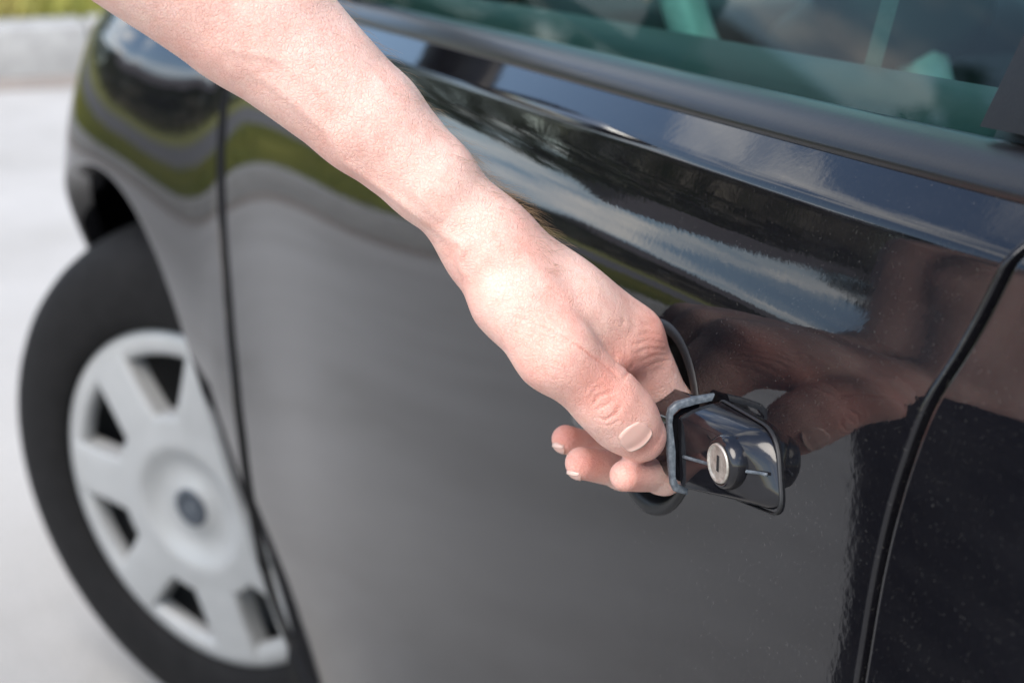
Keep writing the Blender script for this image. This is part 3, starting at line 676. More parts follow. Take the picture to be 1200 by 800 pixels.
for yy in (.42, 1.18):
    bm = bmesh.new(); box(bm, (-.02, yy, .60), (.50, .48, .16), None, .06, 4)
    st = bmobj('front_seat', bm, SEATM, car)
    bm = bmesh.new(); box(bm, (.27, yy, .92), (.13, .46, .60), Matrix.Rotation(R(18), 3, 'Y'), .055, 4); bmobj('seat_back', bm, SEATM, st)
    bm = bmesh.new(); box(bm, (.40, yy, 1.31), (.09, .25, .17), Matrix.Rotation(R(12), 3, 'Y'), .04, 4); bmobj('head_restraint', bm, SEATM, st)
V = []; 
for i in range(20):
    q = i / 19; p = Vector((-.02 - .16 * q, .15 - .01 * q, 1.38 - .48 * q)); V += [p + Vector((-.0025, .0, 0)), p + Vector((.0025, .006, 0))]
meshobj('seat_belt', V, gridfaces(20, 2), BELTM, car)
bm = bmesh.new(); box(bm, (.85, YC, .66), (.46, 1.28, .16), None, .05, 3); box(bm, (1.08, YC, .95), (.12, 1.28, .56), Matrix.Rotation(R(15), 3, 'Y'), .05, 3); bmobj('rear_seat', bm, SEATM, car)
# ------------------------------------------------------------------ person: signed-distance body, meshed in numpy
f32 = np.float32
def cone(P, a, b_, r1, r2):
    a = np.asarray(a, f32); ba = np.asarray(b_, f32) - a; pa = P - a; h = np.clip((pa @ ba) / max(float(ba @ ba), 1e-12), 0, 1)
    d = pa - h[:, None] * ba; return np.sqrt((d * d).sum(1)) - (r1 + (r2 - r1) * h)
def ball(P, c_, s, rot=None):
    q = P - np.asarray(c_, f32)
    if rot is not None: q = q @ np.asarray(rot, f32)
    s = np.asarray(s, f32); k = np.sqrt(((q / s) ** 2).sum(1)); g = np.sqrt(((q / s ** 2) ** 2).sum(1)) + 1e-9; return k * (k - 1) / g
def smin(a, b_, k):
    h = np.maximum(k - np.abs(a - b_), 0) / k; return np.minimum(a, b_) - h * h * k * .25
def chain(P, js, k=.004):
    d = None
    for (x0, y0, z0, r0), (x1, y1, z1, r1) in zip(js[:-1], js[1:]):
        c_ = cone(P, (x0, y0, z0), (x1, y1, z1), r0, r1); d = c_ if d is None else smin(d, c_, k)
    return d
JT = {
    'thumb': [(-0.0133, -0.074, 0.9772, 0.0152), (0.0024, -0.0643, 0.9606, 0.0137), (0.0044, -0.0444, 0.94, 0.0118), (0.0032, -0.0369, 0.9316, 0.0115), (0.002, -0.0293, 0.9235, 0.0096)],
    'index': [(-0.0236, -0.0236, 0.9527, 0.0132), (-0.0267, -0.0035, 0.9207, 0.0094), (-0.0103, -0.0135, 0.9009, 0.0068), (0.0016, -0.0351, 0.9084, 0.006)],
    'middle': [(-0.0359, -0.0236, 0.9529, 0.013), (-0.0419, -0.0032, 0.9196, 0.0098), (-0.0297, -0.0215, 0.8968, 0.0072), (-0.0209, -0.0438, 0.9063, 0.0064)],
    'ring': [(-0.0585, -0.0212, 0.9497, 0.0122), (-0.065, -0.0015, 0.9173, 0.0092), (-0.0537, -0.0209, 0.8959, 0.0066), (-0.0456, -0.0404, 0.907, 0.0058)],
    'little': [(-0.0763, -0.0221, 0.9484, 0.011), (-0.0832, -0.0053, 0.9207, 0.0082), (-0.0852, -0.007, 0.9049, 0.007), (-0.0844, -0.0135, 0.9021, 0.006)],
    'wrist_r': [(-0.0243, -0.0815, 0.9985, 0.0132)],
    'wrist_u': [(-0.0514, -0.0695, 0.9892, 0.0132)],
    'fb_r': [(-0.0306, -0.1004, 1.0202, 0.016)],
    'fb_u': [(-0.0613, -0.0882, 1.0118, 0.016)],
    'fa_r': [(-0.039, -0.1217, 1.042, 0.0197)],
    'fa_u': [(-0.0725, -0.1097, 1.0351, 0.0194)],
    'mid_r': [(-0.0526, -0.1569, 1.0775, 0.0262)],
    'mid_u': [(-0.0914, -0.1458, 1.0721, 0.0254)],
}
CREASES = [
    (-0.00033, 0.0011, [(0.015, -0.0635, 0.9691), (0.0156, -0.0619, 0.9677), (0.0159, -0.0602, 0.9663), (0.0158, -0.0582, 0.9646), (0.0153, -0.0562, 0.9629), (0.0147, -0.054, 0.9611), (0.0138, -0.0518, 0.9592), (0.0131, -0.0496, 0.9573), (0.0128, -0.0475, 0.9556), (0.0126, -0.0455, 0.9539), (0.0132, -0.0441, 0.9521), (0.0138, -0.0427, 0.9504)]),
    (-0.00033, 0.0009, [(0.014, -0.043, 0.9505), (0.0118, -0.0408, 0.9513), (0.0073, -0.0375, 0.9513), (-0.0052, -0.0305, 0.9486), (-0.0047, -0.0294, 0.9506)]),
    (-0.00039, 0.0007, [(0.0148, -0.0549, 0.9415), (0.0157, -0.0543, 0.9441), (0.0161, -0.0535, 0.9466), (0.0164, -0.0513, 0.9472), (0.0164, -0.049, 0.9478), (0.0164, -0.0474, 0.9477), (0.0162, -0.0456, 0.9476)]),
    (-0.00044, 0.0007, [(0.0149, -0.0532, 0.9383), (0.0157, -0.0515, 0.9379), (0.0163, -0.0498, 0.9374), (0.0171, -0.0482, 0.9388), (0.0176, -0.0464, 0.94), (0.0176, -0.0453, 0.9419), (0.0173, -0.044, 0.9436)]),
    (-0.00039, 0.0007, [(0.0157, -0.0533, 0.9416), (0.0164, -0.0518, 0.9426), (0.0169, -0.0501, 0.9435), (0.0171, -0.0486, 0.9442), (0.0171, -0.047, 0.9448)]),
    (-0.00022, 0.0006, [(0.0152, -0.0561, 0.945), (0.0158, -0.0554, 0.947), (0.0161, -0.0545, 0.949), (0.0161, -0.0529, 0.9497), (0.0159, -0.0512, 0.9505)]),
    (-0.00022, 0.0006, [(0.0148, -0.0515, 0.9355), (0.0155, -0.0499, 0.9352), (0.016, -0.0483, 0.9348), (0.0169, -0.0467, 0.9361), (0.0174, -0.0449, 0.9372)]),
    (-0.00016, 0.0006, [(0.0153, -0.0582, 0.9479), (0.0159, -0.0574, 0.9496), (0.0162, -0.0566, 0.9512), (0.0161, -0.0549, 0.9521), (0.0159, -0.0532, 0.9529)]),
    (-0.00022, 0.0007, [(-0.0046, -0.0297, 0.9607), (-0.0065, -0.0261, 0.9604), (-0.0088, -0.0222, 0.96), (-0.0103, -0.0187, 0.9585), (-0.0128, -0.0147, 0.9567)]),
    (-0.00022, 0.0007, [(-0.0033, -0.0316, 0.958), (-0.005, -0.0274, 0.9578), (-0.0075, -0.0227, 0.9574), (-0.0098, -0.0182, 0.9557), (-0.0144, -0.0124, 0.9532)]),
    (-0.00028, 0.0007, [(-0.0037, -0.0299, 0.9543), (-0.0054, -0.0261, 0.9544), (-0.0074, -0.022, 0.9543), (-0.0092, -0.0187, 0.9532), (-0.0117, -0.015, 0.9518), (-0.0161, -0.0104, 0.9498)]),
    (-0.00022, 0.0007, [(-0.0054, -0.0277, 0.9502), (-0.0064, -0.0249, 0.9505), (-0.0078, -0.022, 0.9507), (-0.0093, -0.019, 0.9508), (-0.012, -0.0149, 0.9495), (-0.0161, -0.01, 0.9477)]),
    (-0.00022, 0.0007, [(-0.0084, -0.0249, 0.9463), (-0.0093, -0.0213, 0.9469), (-0.0108, -0.0175, 0.9474), (-0.0131, -0.0135, 0.9466), (-0.0163, -0.0092, 0.9455)]),
    (-0.00016, 0.0006, [(-0.0058, -0.0299, 0.9637), (-0.0077, -0.0266, 0.9634), (-0.0102, -0.0231, 0.963), (-0.0113, -0.0205, 0.9619), (-0.0124, -0.0178, 0.9608)]),
    (-0.00022, 0.0007, [(0.0091, -0.0499, 0.9636), (0.01, -0.0497, 0.9624), (0.0107, -0.0495, 0.9612), (0.0121, -0.0503, 0.9603), (0.0132, -0.0508, 0.9592)]),
    (-0.00022, 0.0007, [(-0.0017, -0.0395, 0.9593), (-0.0019, -0.0388, 0.9568), (-0.002, -0.0382, 0.9544), (0.0075, -0.0427, 0.9556), (0.0113, -0.0446, 0.9547)]),
    (-0.00016, 0.0007, [(-0.0028, -0.0342, 0.9591), (-0.0027, -0.0339, 0.9571), (-0.0028, -0.0335, 0.955), (-0.0029, -0.034, 0.953), (-0.0031, -0.0346, 0.951)]),
    (-0.00022, 0.0007, [(0.0019, -0.0812, 0.9789), (0.0034, -0.0788, 0.9783), (0.0047, -0.0764, 0.9777), (0.0058, -0.0739, 0.977), (0.007, -0.0723, 0.976), (0.0083, -0.0708, 0.975), (0.0097, -0.0693, 0.9741), (0.0111, -0.0678, 0.9731)]),
    (-0.00022, 0.0007, [(0.0027, -0.0808, 0.9759), (0.004, -0.0791, 0.9753), (0.0052, -0.0774, 0.9747), (0.0065, -0.0757, 0.9741), (0.008, -0.0741, 0.9735), (0.0094, -0.0725, 0.973), (0.0107, -0.0708, 0.9724), (0.0119, -0.0692, 0.9719), (0.0129, -0.0674, 0.9712), (0.0138, -0.0656, 0.9705)]),
    (-0.00022, 0.0007, [(0.0034, -0.0804, 0.9729), (0.0051, -0.0786, 0.9722), (0.0069, -0.0769, 0.9716), (0.0089, -0.0752, 0.9711), (0.0107, -0.0735, 0.9705), (0.0123, -0.0718, 0.9698), (0.0137, -0.0701, 0.9691), (0.0149, -0.0683, 0.9683), (0.0158, -0.0664, 0.9674)]),
    (-0.00022, 0.0007, [(0.0052, -0.0791, 0.9701), (0.0072, -0.0776, 0.9697), (0.0092, -0.0761, 0.9692), (0.011, -0.0745, 0.9687), (0.0126, -0.0729, 0.9681), (0.014, -0.0714, 0.9674), (0.0153, -0.0697, 0.9665), (0.0163, -0.068, 0.9656), (0.0169, -0.0662, 0.9646)]),
    (-0.00022, 0.0007, [(0.0077, -0.0778, 0.9682), (0.0101, -0.076, 0.9675), (0.0123, -0.0742, 0.9668), (0.0142, -0.0722, 0.966), (0.0154, -0.0707, 0.965), (0.0164, -0.0692, 0.964), (0.0171, -0.0675, 0.9628), (0.0175, -0.0657, 0.9616)]),
    (-0.00028, 0.0008, [(0.0073, -0.0745, 0.974), (0.009, -0.0727, 0.9733), (0.0105, -0.0708, 0.9727), (0.0119, -0.0689, 0.9719), (0.0131, -0.067, 0.9711), (0.0143, -0.0652, 0.97), (0.0152, -0.0633, 0.9688), (0.0156, -0.0611, 0.9674)]),
    (-0.00016, 0.0007, [(0.0135, -0.0745, 0.9626), (0.0152, -0.0723, 0.9622), (0.0165, -0.0699, 0.9617), (0.0172, -0.0679, 0.9604), (0.0174, -0.0659, 0.959), (0.0174, -0.0637, 0.9575)]),
    (-0.00016, 0.0007, [(0.0151, -0.0725, 0.9591), (0.0162, -0.0704, 0.9588), (0.017, -0.0681, 0.9585), (0.0171, -0.0662, 0.957), (0.017, -0.0642, 0.9555), (0.0167, -0.0621, 0.9539)]),
    (0.0008, 0.0016, [(-0.0138, -0.0958, 1.0022), (-0.0132, -0.0949, 1.0003), (-0.0125, -0.094, 0.9983), (-0.0132, -0.0944, 0.9958), (-0.0142, -0.0948, 0.9932), (-0.0143, -0.0943, 0.9911), (-0.0144, -0.0938, 0.989), (-0.0136, -0.0931, 0.988), (-0.013, -0.0923, 0.987)]),
    (0.0007, 0.0026, [(-0.0291, -0.1605, 1.0616), (-0.029, -0.1588, 1.06), (-0.0288, -0.1572, 1.0584), (-0.0285, -0.1555, 1.0568), (-0.0282, -0.1539, 1.0551), (-0.0279, -0.1522, 1.0535), (-0.0276, -0.1506, 1.0519), (-0.0273, -0.149, 1.0505), (-0.027, -0.1475, 1.0492), (-0.0266, -0.1459, 1.0478), (-0.0263, -0.1444, 1.0464), (-0.026, -0.1428, 1.0451), (-0.0256, -0.1412, 1.0437), (-0.0252, -0.1397, 1.0423), (-0.0246, -0.1382, 1.041), (-0.0247, -0.1371, 1.0388), (-0.0248, -0.1361, 1.0365), (-0.0251, -0.135, 1.0342), (-0.0257, -0.1338, 1.0319), (-0.0266, -0.1325, 1.0294), (-0.0264, -0.1307, 1.028), (-0.0263, -0.1288, 1.0265), (-0.0262, -0.127, 1.025), (-0.026, -0.1251, 1.0235), (-0.0255, -0.1233, 1.0221), (-0.025, -0.1216, 1.0207), (-0.0244, -0.1198, 1.0193), (-0.0238, -0.1181, 1.0179), (-0.0229, -0.1164, 1.0166), (-0.0219, -0.1148, 1.0153), (-0.021, -0.1132, 1.014), (-0.0203, -0.1115, 1.0126), (-0.0197, -0.1098, 1.0112), (-0.0193, -0.108, 1.0098), (-0.0191, -0.1061, 1.0083), (-0.0189, -0.1043, 1.0067), (-0.0186, -0.1024, 1.0052), (-0.0178, -0.1007, 1.0037), (-0.0168, -0.0991, 1.0023), (-0.0156, -0.0975, 1.0009), (-0.0143, -0.096, 0.9996), (-0.013, -0.0945, 0.9982)]),
    (0.0006, 0.0024, [(-0.0186, -0.1234, 1.0375), (-0.0186, -0.1221, 1.0358), (-0.0186, -0.1208, 1.034), (-0.0186, -0.1194, 1.0323), (-0.0184, -0.1181, 1.0305), (-0.0182, -0.1169, 1.0288), (-0.018, -0.1156, 1.0271), (-0.0178, -0.1143, 1.0253), (-0.0175, -0.1131, 1.0236), (-0.017, -0.1118, 1.0219), (-0.0165, -0.1105, 1.0201), (-0.016, -0.1091, 1.0183), (-0.0157, -0.1076, 1.0165), (-0.0156, -0.1061, 1.0146), (-0.0156, -0.1046, 1.0126), (-0.0158, -0.103, 1.0107), (-0.0159, -0.1014, 1.0087), (-0.0158, -0.0998, 1.0068)]),
    (0.0007, 0.0035, [(-0.0053, -0.0747, 0.9952), (-0.0045, -0.0732, 0.9937), (-0.0035, -0.0717, 0.9923), (-0.0025, -0.0703, 0.9908), (-0.0016, -0.0688, 0.9893), (-0.0009, -0.0672, 0.9878), (-0.0004, -0.0656, 0.9862), (0.0, -0.064, 0.9845), (0.0004, -0.0623, 0.9829), (0.0007, -0.0605, 0.9812), (0.0004, -0.0583, 0.98), (0.0001, -0.0561, 0.9787), (-0.0, -0.0539, 0.9775), (-0.0001, -0.0517, 0.9763), (-0.0002, -0.0496, 0.9751), (-0.0004, -0.0473, 0.9738), (-0.0009, -0.045, 0.9725), (-0.0015, -0.0425, 0.9711), (-0.0023, -0.04, 0.9696), (-0.0033, -0.0374, 0.9681), (-0.0042, -0.0348, 0.9666)]),
    (0.0004, 0.0018, [(-0.0311, -0.1728, 1.0706), (-0.0303, -0.171, 1.0702), (-0.0296, -0.1691, 1.0697), (-0.0289, -0.1672, 1.0693), (-0.0282, -0.1653, 1.0689), (-0.0277, -0.1634, 1.0684), (-0.0272, -0.1615, 1.068), (-0.0267, -0.1596, 1.0675), (-0.0263, -0.1576, 1.067), (-0.026, -0.1557, 1.0666), (-0.0256, -0.1537, 1.0661), (-0.0253, -0.1522, 1.0648), (-0.025, -0.1507, 1.0634), (-0.0247, -0.1492, 1.0621), (-0.0243, -0.1477, 1.0608), (-0.024, -0.1461, 1.0595), (-0.0237, -0.1446, 1.0581), (-0.0234, -0.1431, 1.0568), (-0.0231, -0.1415, 1.0555), (-0.0228, -0.14, 1.0541)]),
]
FLUSH = [
    (0.016, 0.75, (-0.0098, -0.0181, 0.9559)),
    (0.022, 0.6, (-0.0052, -0.0305, 0.9486)),
    (0.018, 0.62, (0.0159, -0.0515, 0.9511)),
    (0.011, 0.6, (0.0132, -0.0312, 0.924)),
    (0.022, 0.5, (0.0131, -0.0718, 0.9685)),
    (0.012, 0.7, (-0.0146, -0.0432, 0.9075)),
    (0.012, 0.65, (0.0073, -0.0334, 0.9093)),
    (0.012, 0.75, (-0.0413, -0.0439, 0.9086)),
    (0.022, 0.35, (-0.0145, -0.0925, 0.9851)),
    (0.03, 0.25, (-0.034, -0.132, 1.0246)),
    (0.014, 0.6, (0.0172, -0.0457, 0.9444)),
    (0.02, 0.35, (-0.0053, -0.0779, 0.9955)),
    (0.025, 0.25, (-0.0336, -0.1754, 1.0689)),
]
NAILS = [
    ('thumb_nail', (0.0156, -0.038, 0.9296), (-0.0027, 0.0085, -0.0091), (0.974, -0.219, 0.06), 0.0122, 0.0118),
    ('middle_finger_nail', (-0.0187, -0.0472, 0.9017), (0.341, -0.865, 0.368), (0.268, -0.286, -0.92), 0.0068, 0.0062),
    ('ring_finger_nail', (-0.0434, -0.044, 0.9033), (0.34, -0.817, 0.465), (0.291, -0.379, -0.878), 0.0062, 0.0058),
]

ELBOW = np.array((-.085, -.262, 1.166)); SHOULDER = np.array((-.255, -.375, 1.385))
def v3(j): return np.array(j[:3])
def left_arm(P):
    wr, wu = JT['wrist_r'][0], JT['wrist_u'][0]; fr_, fu = JT['fa_r'][0], JT['fa_u'][0]; mr, mu = JT['mid_r'][0], JT['mid_u'][0]
    el_r = (*(ELBOW + (.015, .0, 0)), .036); el_u = (*(ELBOW + (-.018, .004, -.004)), .034)
    fa = smin(chain(P, [wr, JT['fb_r'][0], fr_, mr, el_r], .004), chain(P, [wu, JT['fb_u'][0], fu, mu, el_u], .004), .012)
    fa = smin(fa, cone(P, ELBOW, SHOULDER, .042, .052), .03)
    wm = (np.array(wr[:3]) + np.array(wu[:3])) / 2
    palm = None
    for k, (w, rr) in {'index': (.25, .0115), 'middle': (.5, .0125), 'ring': (.75, .0120), 'little': (.95, .0110)}.items():
        b0 = v3(wr) * (1 - w) + v3(wu) * w; j = JT[k][0]; c_ = cone(P, b0, j[:3], .0122, j[3]); palm = c_ if palm is None else smin(palm, c_, .010)
    # ball of the palm, thumb base and the muscle in the web
    th = JT['thumb']; palm = smin(palm, cone(P, v3(wr) * .6 + v3(wu) * .4, th[0][:3], .0125, .0150), .009)
    web = (v3(JT['index'][0]) * .42 + v3(th[1]) * .28 + v3(wr) * .30); palm = smin(palm, cone(P, v3(wr) * .75 + v3(th[0]) * .25, web, .0130, .0142), .013)
    palm = smin(palm, cone(P, web, v3(JT['index'][0]) * .70 + v3(th[1]) * .30, .0138, .0122), .014)
    d = smin(fa, palm, .012)
    tb = chain(P, th, .006); d = smin(d, tb, .0055)
    for k in ('index', 'middle', 'ring', 'little'):
        f = chain(P, JT[k], .005); d = np.minimum(d, smin(d, f, .004)) 
    return d
def mesh_sdf(fn, lo, hi, h, proj=3):
    lo = np.asarray(lo, float); hi = np.asarray(hi, float); B_ = 8
    nb = np.ceil((hi - lo) / (h * B_)).astype(int); n = nb * B_ + 1
    D = np.full(n, 1, f32)
    g = np.stack(np.meshgrid(*[np.arange(k) for k in nb], indexing='ij'), -1).reshape(-1, 3)
    cen = (lo + (g + .5) * h * B_).astype(f32); dc = fn(cen); keep = g[np.abs(dc) < h * B_ * 1.15 + .004]
    ins = g[dc <= -(h * B_ * 1.15 + .004)]
    for q in ins: D[q[0] * B_:(q[0] + 1) * B_ + 1, q[1] * B_:(q[1] + 1) * B_ + 1, q[2] * B_:(q[2] + 1) * B_ + 1] = -1
    loc = np.stack(np.meshgrid(*[np.arange(B_ + 1)] * 3, indexing='ij'), -1).reshape(-1, 3)
    for s in range(0, len(keep), 400):
        kk = keep[s:s + 400]; idx = (kk[:, None, :] * B_ + loc[None]).reshape(-1, 3)
        D[idx[:, 0], idx[:, 1], idx[:, 2]] = fn((lo + idx * h).astype(f32))
    # surface nets
    S = D < 0; cell = np.zeros(np.array(D.shape) - 1, np.int8)
    for a in (0, 1):
        for b_ in (0, 1):
            for c_ in (0, 1): cell += S[a:S.shape[0] - 1 + a, b_:S.shape[1] - 1 + b_, c_:S.shape[2] - 1 + c_]
    act = np.argwhere((cell > 0) & (cell < 8)); idm = np.full(cell.shape, -1, np.int32); idm[act[:, 0], act[:, 1], act[:, 2]] = np.arange(len(act))
    acc = np.zeros((len(act), 3)); cnt = np.zeros(len(act))
    cor = [(a, b_, c_) for a in (0, 1) for b_ in (0, 1) for c_ in (0, 1)]
    for i, p in enumerate(cor):
        for q in cor[i + 1:]:
            if sum(abs(np.subtract(p, q))) != 1: continue
            d0 = D[act[:, 0] + p[0], act[:, 1] + p[1], act[:, 2] + p[2]]; d1 = D[act[:, 0] + q[0], act[:, 1] + q[1], act[:, 2] + q[2]]
            m_ = (d0 < 0) != (d1 < 0); t_ = np.where(m_, d0 / np.where(m_, d0 - d1, 1), 0)
            acc += np.where(m_[:, None], np.array(p) + t_[:, None] * (np.array(q) - np.array(p)), 0); cnt += m_
    V = lo + (act + acc / np.maximum(cnt, 1)[:, None]) * h
    F = []
    for ax in range(3):
        b1, b2 = [(1, 2), (2, 0), (0, 1)][ax]
        s0 = [slice(None)] * 3; s1 = [slice(None)] * 3; s0[ax] = slice(0, -1); s1[ax] = slice(1, None)
        ch = np.argwhere(S[tuple(s0)] != S[tuple(s1)]); ok = (ch[:, b1] > 0) & (ch[:, b2] > 0) & (ch[:, b1] < cell.shape[b1]) & (ch[:, b2] < cell.shape[b2]); ch = ch[ok]
        e1 = np.zeros(3, int); e1[b1] = 1; e2 = np.zeros(3, int); e2[b2] = 1
        q = [ch - e1 - e2, ch - e2, ch, ch - e1]; ids = np.stack([idm[x[:, 0], x[:, 1], x[:, 2]] for x in q], 1)
        fl = ~S[ch[:, 0], ch[:, 1], ch[:, 2]]; ids[fl] = ids[fl][:, ::-1]; F.append(ids[(ids >= 0).all(1)])
    F = np.concatenate(F)
    for _ in range(proj):
        d, g_ = grad(fn, V, h * .4); V = V - g_ * np.clip(d, -h, h)[:, None]
    return V, F
def grad(fn, V, e):
    P = V.astype(f32); d = fn(P); g = np.stack([fn((P + np.eye(3, dtype=f32)[i] * f32(e))) - fn((P - np.eye(3, dtype=f32)[i] * f32(e))) for i in range(3)], 1)
    return d, g / (np.linalg.norm(g, axis=1)[:, None] + 1e-9)
def fast_mesh(name, V, F, m, parent, attrs={}):
    me = bpy.data.meshes.new(name); me.vertices.add(len(V)); me.vertices.foreach_set('co', np.asarray(V, f32).ravel())
    F = np.asarray(F, np.int32); me.loops.add(F.size); me.loops.foreach_set('vertex_index', F.ravel()); me.polygons.add(len(F))
    me.polygons.foreach_set('loop_start', np.arange(0, F.size, F.shape[1], dtype=np.int32)); me.polygons.foreach_set('loop_total', np.full(len(F), F.shape[1], np.int32))
    me.polygons.foreach_set('use_smooth', np.ones(len(F), bool)); me.update(calc_edges=True); me.validate()
    for k, v in attrs.items(): me.attributes.new(k, 'FLOAT', 'POINT').data.foreach_set('value', np.asarray(v, f32))
    o = bpy.data.objects.new(name, me); COL.objects.link(o); me.materials.append(m)
    if parent: adopt(o, parent)
    return o
def segdist(P, pts):
    d = np.full(len(P), 9.)
    for a, b_ in zip(pts[:-1], pts[1:]): d = np.minimum(d, cone(P.astype(f32), a, b_, 0, 0))
    return d
person = empty('person', (-.48, -.58, GZ)); tag(person, 'person in dark clothes, bare arm reaching down to grip the door handle', 'person')
AV, AF = mesh_sdf(left_arm, (-.30, -.43, .872), (.05, .02, 1.45), .0012)
# finer faces over the hand and wrist, then creases, tendons and veins as small moves along the normal
def refine(V, F, sel):
    E_ = np.sort(np.stack([F, np.roll(F, -1, 1)], -1).reshape(-1, 2), 1); key = E_[:, 0].astype(np.int64) * len(V) + E_[:, 1]
    uq, inv = np.unique(key, return_inverse=True); inv = inv.reshape(len(F), 4); cs = np.bincount(inv[sel].ravel(), minlength=len(uq)); ca = np.bincount(inv.ravel(), minlength=len(uq))
    used = np.where(cs > 0)[0]; mp = np.full(len(uq), -1); mp[used] = np.arange(len(used)) + len(V); e0, e1 = uq[used] // len(V), uq[used] % len(V)
    M_ = (V[e0] + V[e1]) / 2; fs = F[sel]; C_ = V[fs].mean(1); ci = np.arange(len(fs)) + len(V) + len(used); em = mp[inv[sel]]
    Q = np.concatenate([np.stack([fs[:, k], em[:, k], ci, em[:, k - 1]], 1) for k in range(4)])
    rim = ca[used] > cs[used]
    return np.concatenate([V, M_, C_]), np.concatenate([F[~sel], Q]), (np.where(rim)[0] + len(V), e0[rim], e1[rim])
fc = AV[AF].mean(1); sel = (fc[:, 2] < 1.03) & (fc[:, 1] > -.14)
n_old = len(AV); AV, AF, RIM = refine(AV, AF, sel)
nw = np.arange(n_old, len(AV))
for _ in range(2):
    d_, g_ = grad(left_arm, AV[nw], .0005); AV[nw] -= g_ * np.clip(d_, -.001, .001)[:, None]
_, AN = grad(left_arm, AV, .0008)
disp = np.zeros(len(AV)); flush = np.zeros(len(AV))
for amp, wid, pts in CREASES:
    pts = [np.array(p) for p in pts]; lo_ = np.min(pts, 0) - .01; hi_ = np.max(pts, 0) + .01; k_ = np.where(((AV > lo_) & (AV < hi_)).all(1))[0]
    if not len(k_): continue
    # fade towards both ends of the line
    g_ = np.exp(-(segdist(AV[k_], pts) / wid) ** 2); e_ = np.minimum(np.linalg.norm(AV[k_] - pts[0], axis=1), np.linalg.norm(AV[k_] - pts[-1], axis=1)); g_ *= sstep(-.0015, .004, e_)
    disp[k_] += amp * g_
    if amp < 0: flush[k_] = np.maximum(flush[k_], min(.8, -amp * 2200) * g_)
for rad, amt, p in FLUSH:
    flush = np.maximum(flush, amt * np.exp(-(np.linalg.norm(AV - np.array(p), axis=1) / rad) ** 2))
lum = np.array([mnoise.noise(Vector(p * 70)) * .0003 + mnoise.noise(Vector(p * 28)) * .0004 for p in AV]); disp += lum
AV = AV + AN * disp[:, None]; AV[RIM[0]] = (AV[RIM[1]] + AV[RIM[2]]) / 2
# the rest of the body: out of the picture, but it stands there and is mirrored in the paint
HIP = np.array((-.48, -.60, 1.00)); CH = np.array((-.39, -.56, 1.33)); NECK = np.array((-.36, -.55, 1.50)); HEAD = np.array((-.335, -.54, 1.655))
RS = np.array((-.44, -.745, 1.40)); RE = np.array((-.49, -.84, 1.12)); RW = np.array((-.43, -.83, .90))
LF, RF = np.array((-.48, -.50, GZ + .09)), np.array((-.51, -.72, GZ + .09)); LK, RK = np.array((-.455, -.51, .56)), np.array((-.48, -.71, .56)); LH, RH = HIP + (.0, .09, -.04), HIP + (0, -.09, -.04)
def trunk(P, e=0.):
    d = ball(P, HIP + (0, 0, .02), (.125 + e, .165 + e, .15 + e)); d = smin(d, ball(P, (HIP + CH) / 2, (.115 + e, .15 + e, .22 + e)), .08)
    d = smin(d, ball(P, CH, (.12 + e, .17 + e, .20 + e)), .08); d = smin(d, cone(P, CH + (0, .10, .09), SHOULDER, .06 + e, .055 + e), .05); d = smin(d, cone(P, CH + (0, -.10, .09), RS, .06 + e, .055 + e), .05)
    return d
def legs(P, e=0.):
    d = cone(P, LH, LK, .082 + e, .058 + e); d = smin(d, cone(P, LK, LF, .058 + e, .044 + e), .03); q = cone(P, RH, RK, .082 + e, .058 + e); q = smin(q, cone(P, RK, RF, .058 + e, .044 + e), .03)
    return np.minimum(d, q)
def rest(P):
    d = smin(trunk(P), legs(P), .05); d = smin(d, cone(P, NECK + (0, 0, -.06), HEAD + (-.01, 0, -.03), .058, .055), .04)
    hd = smin(ball(P, HEAD + (-.01, 0, .03), (.098, .078, .10)), ball(P, HEAD + (.022, 0, -.045), (.066, .058, .072)), .05)
    hd = smin(hd, cone(P, HEAD + (.088, 0, .018), HEAD + (.108, 0, -.018), .007, .013), .016); hd = smin(hd, ball(P, HEAD + (.082, 0, -.055), (.012, .026, .008)), .012)
    for s in (-1, 1):
        hd = smin(hd, ball(P, HEAD + (-.005, s * .078, .0), (.018, .008, .032)), .01); hd = np.maximum(hd, -(ball(P, HEAD + (.09, s * .032, .022), (.018, .017, .011))))
        hd = smin(hd, ball(P, HEAD + (.076, s * .032, .021), (.013, .014, .012)), .004)
    d = smin(d, hd, .02)
    ar = smin(cone(P, RS, RE, .05, .040), cone(P, RE, RW, .038, .026), .02); pm = RW + np.array((.02, .0, -.075)); ar = smin(ar, cone(P, RW, pm, .026, .03), .02)
    for i, (dx, l) in enumerate([(.030, .075), (.012, .085), (-.006, .08), (-.022, .062)]):
        a = pm + (dx, .004, -.01); b1 = a + (.004, .006, -l * .55); c1 = b1 + (.004, .018, -l * .4); ar = smin(ar, smin(cone(P, a, b1, .0095, .0085), cone(P, b1, c1, .0085, .0072), .004), .004)
    t0 = RW + (.03, .01, -.03); t1 = t0 + (.028, .016, -.035); ar = smin(ar, smin(cone(P, t0, t1, .014, .011), cone(P, t1, t1 + (.004, .012, -.032), .011, .008), .004), .008)
    d = smin(d, ar, .03)
    for q in (LF, RF): d = smin(d, cone(P, q + (0, 0, -.04), q + (.15, 0, -.065), .04, .025), .03)
    return smin(d, cone(P, SHOULDER, SHOULDER * .6 + ELBOW * .4, .050, .042), .03)
BV, BF = mesh_sdf(rest, (-.70, -.98, GZ - .01), (-.12, -.25, 1.82), .0085, 2)
nV = len(AV)
body = fast_mesh('body', np.concatenate([AV, BV]), np.concatenate([AF, BF + nV]), SKIN, person, {'flush': np.concatenate([flush, np.full(len(BV), .15)])})
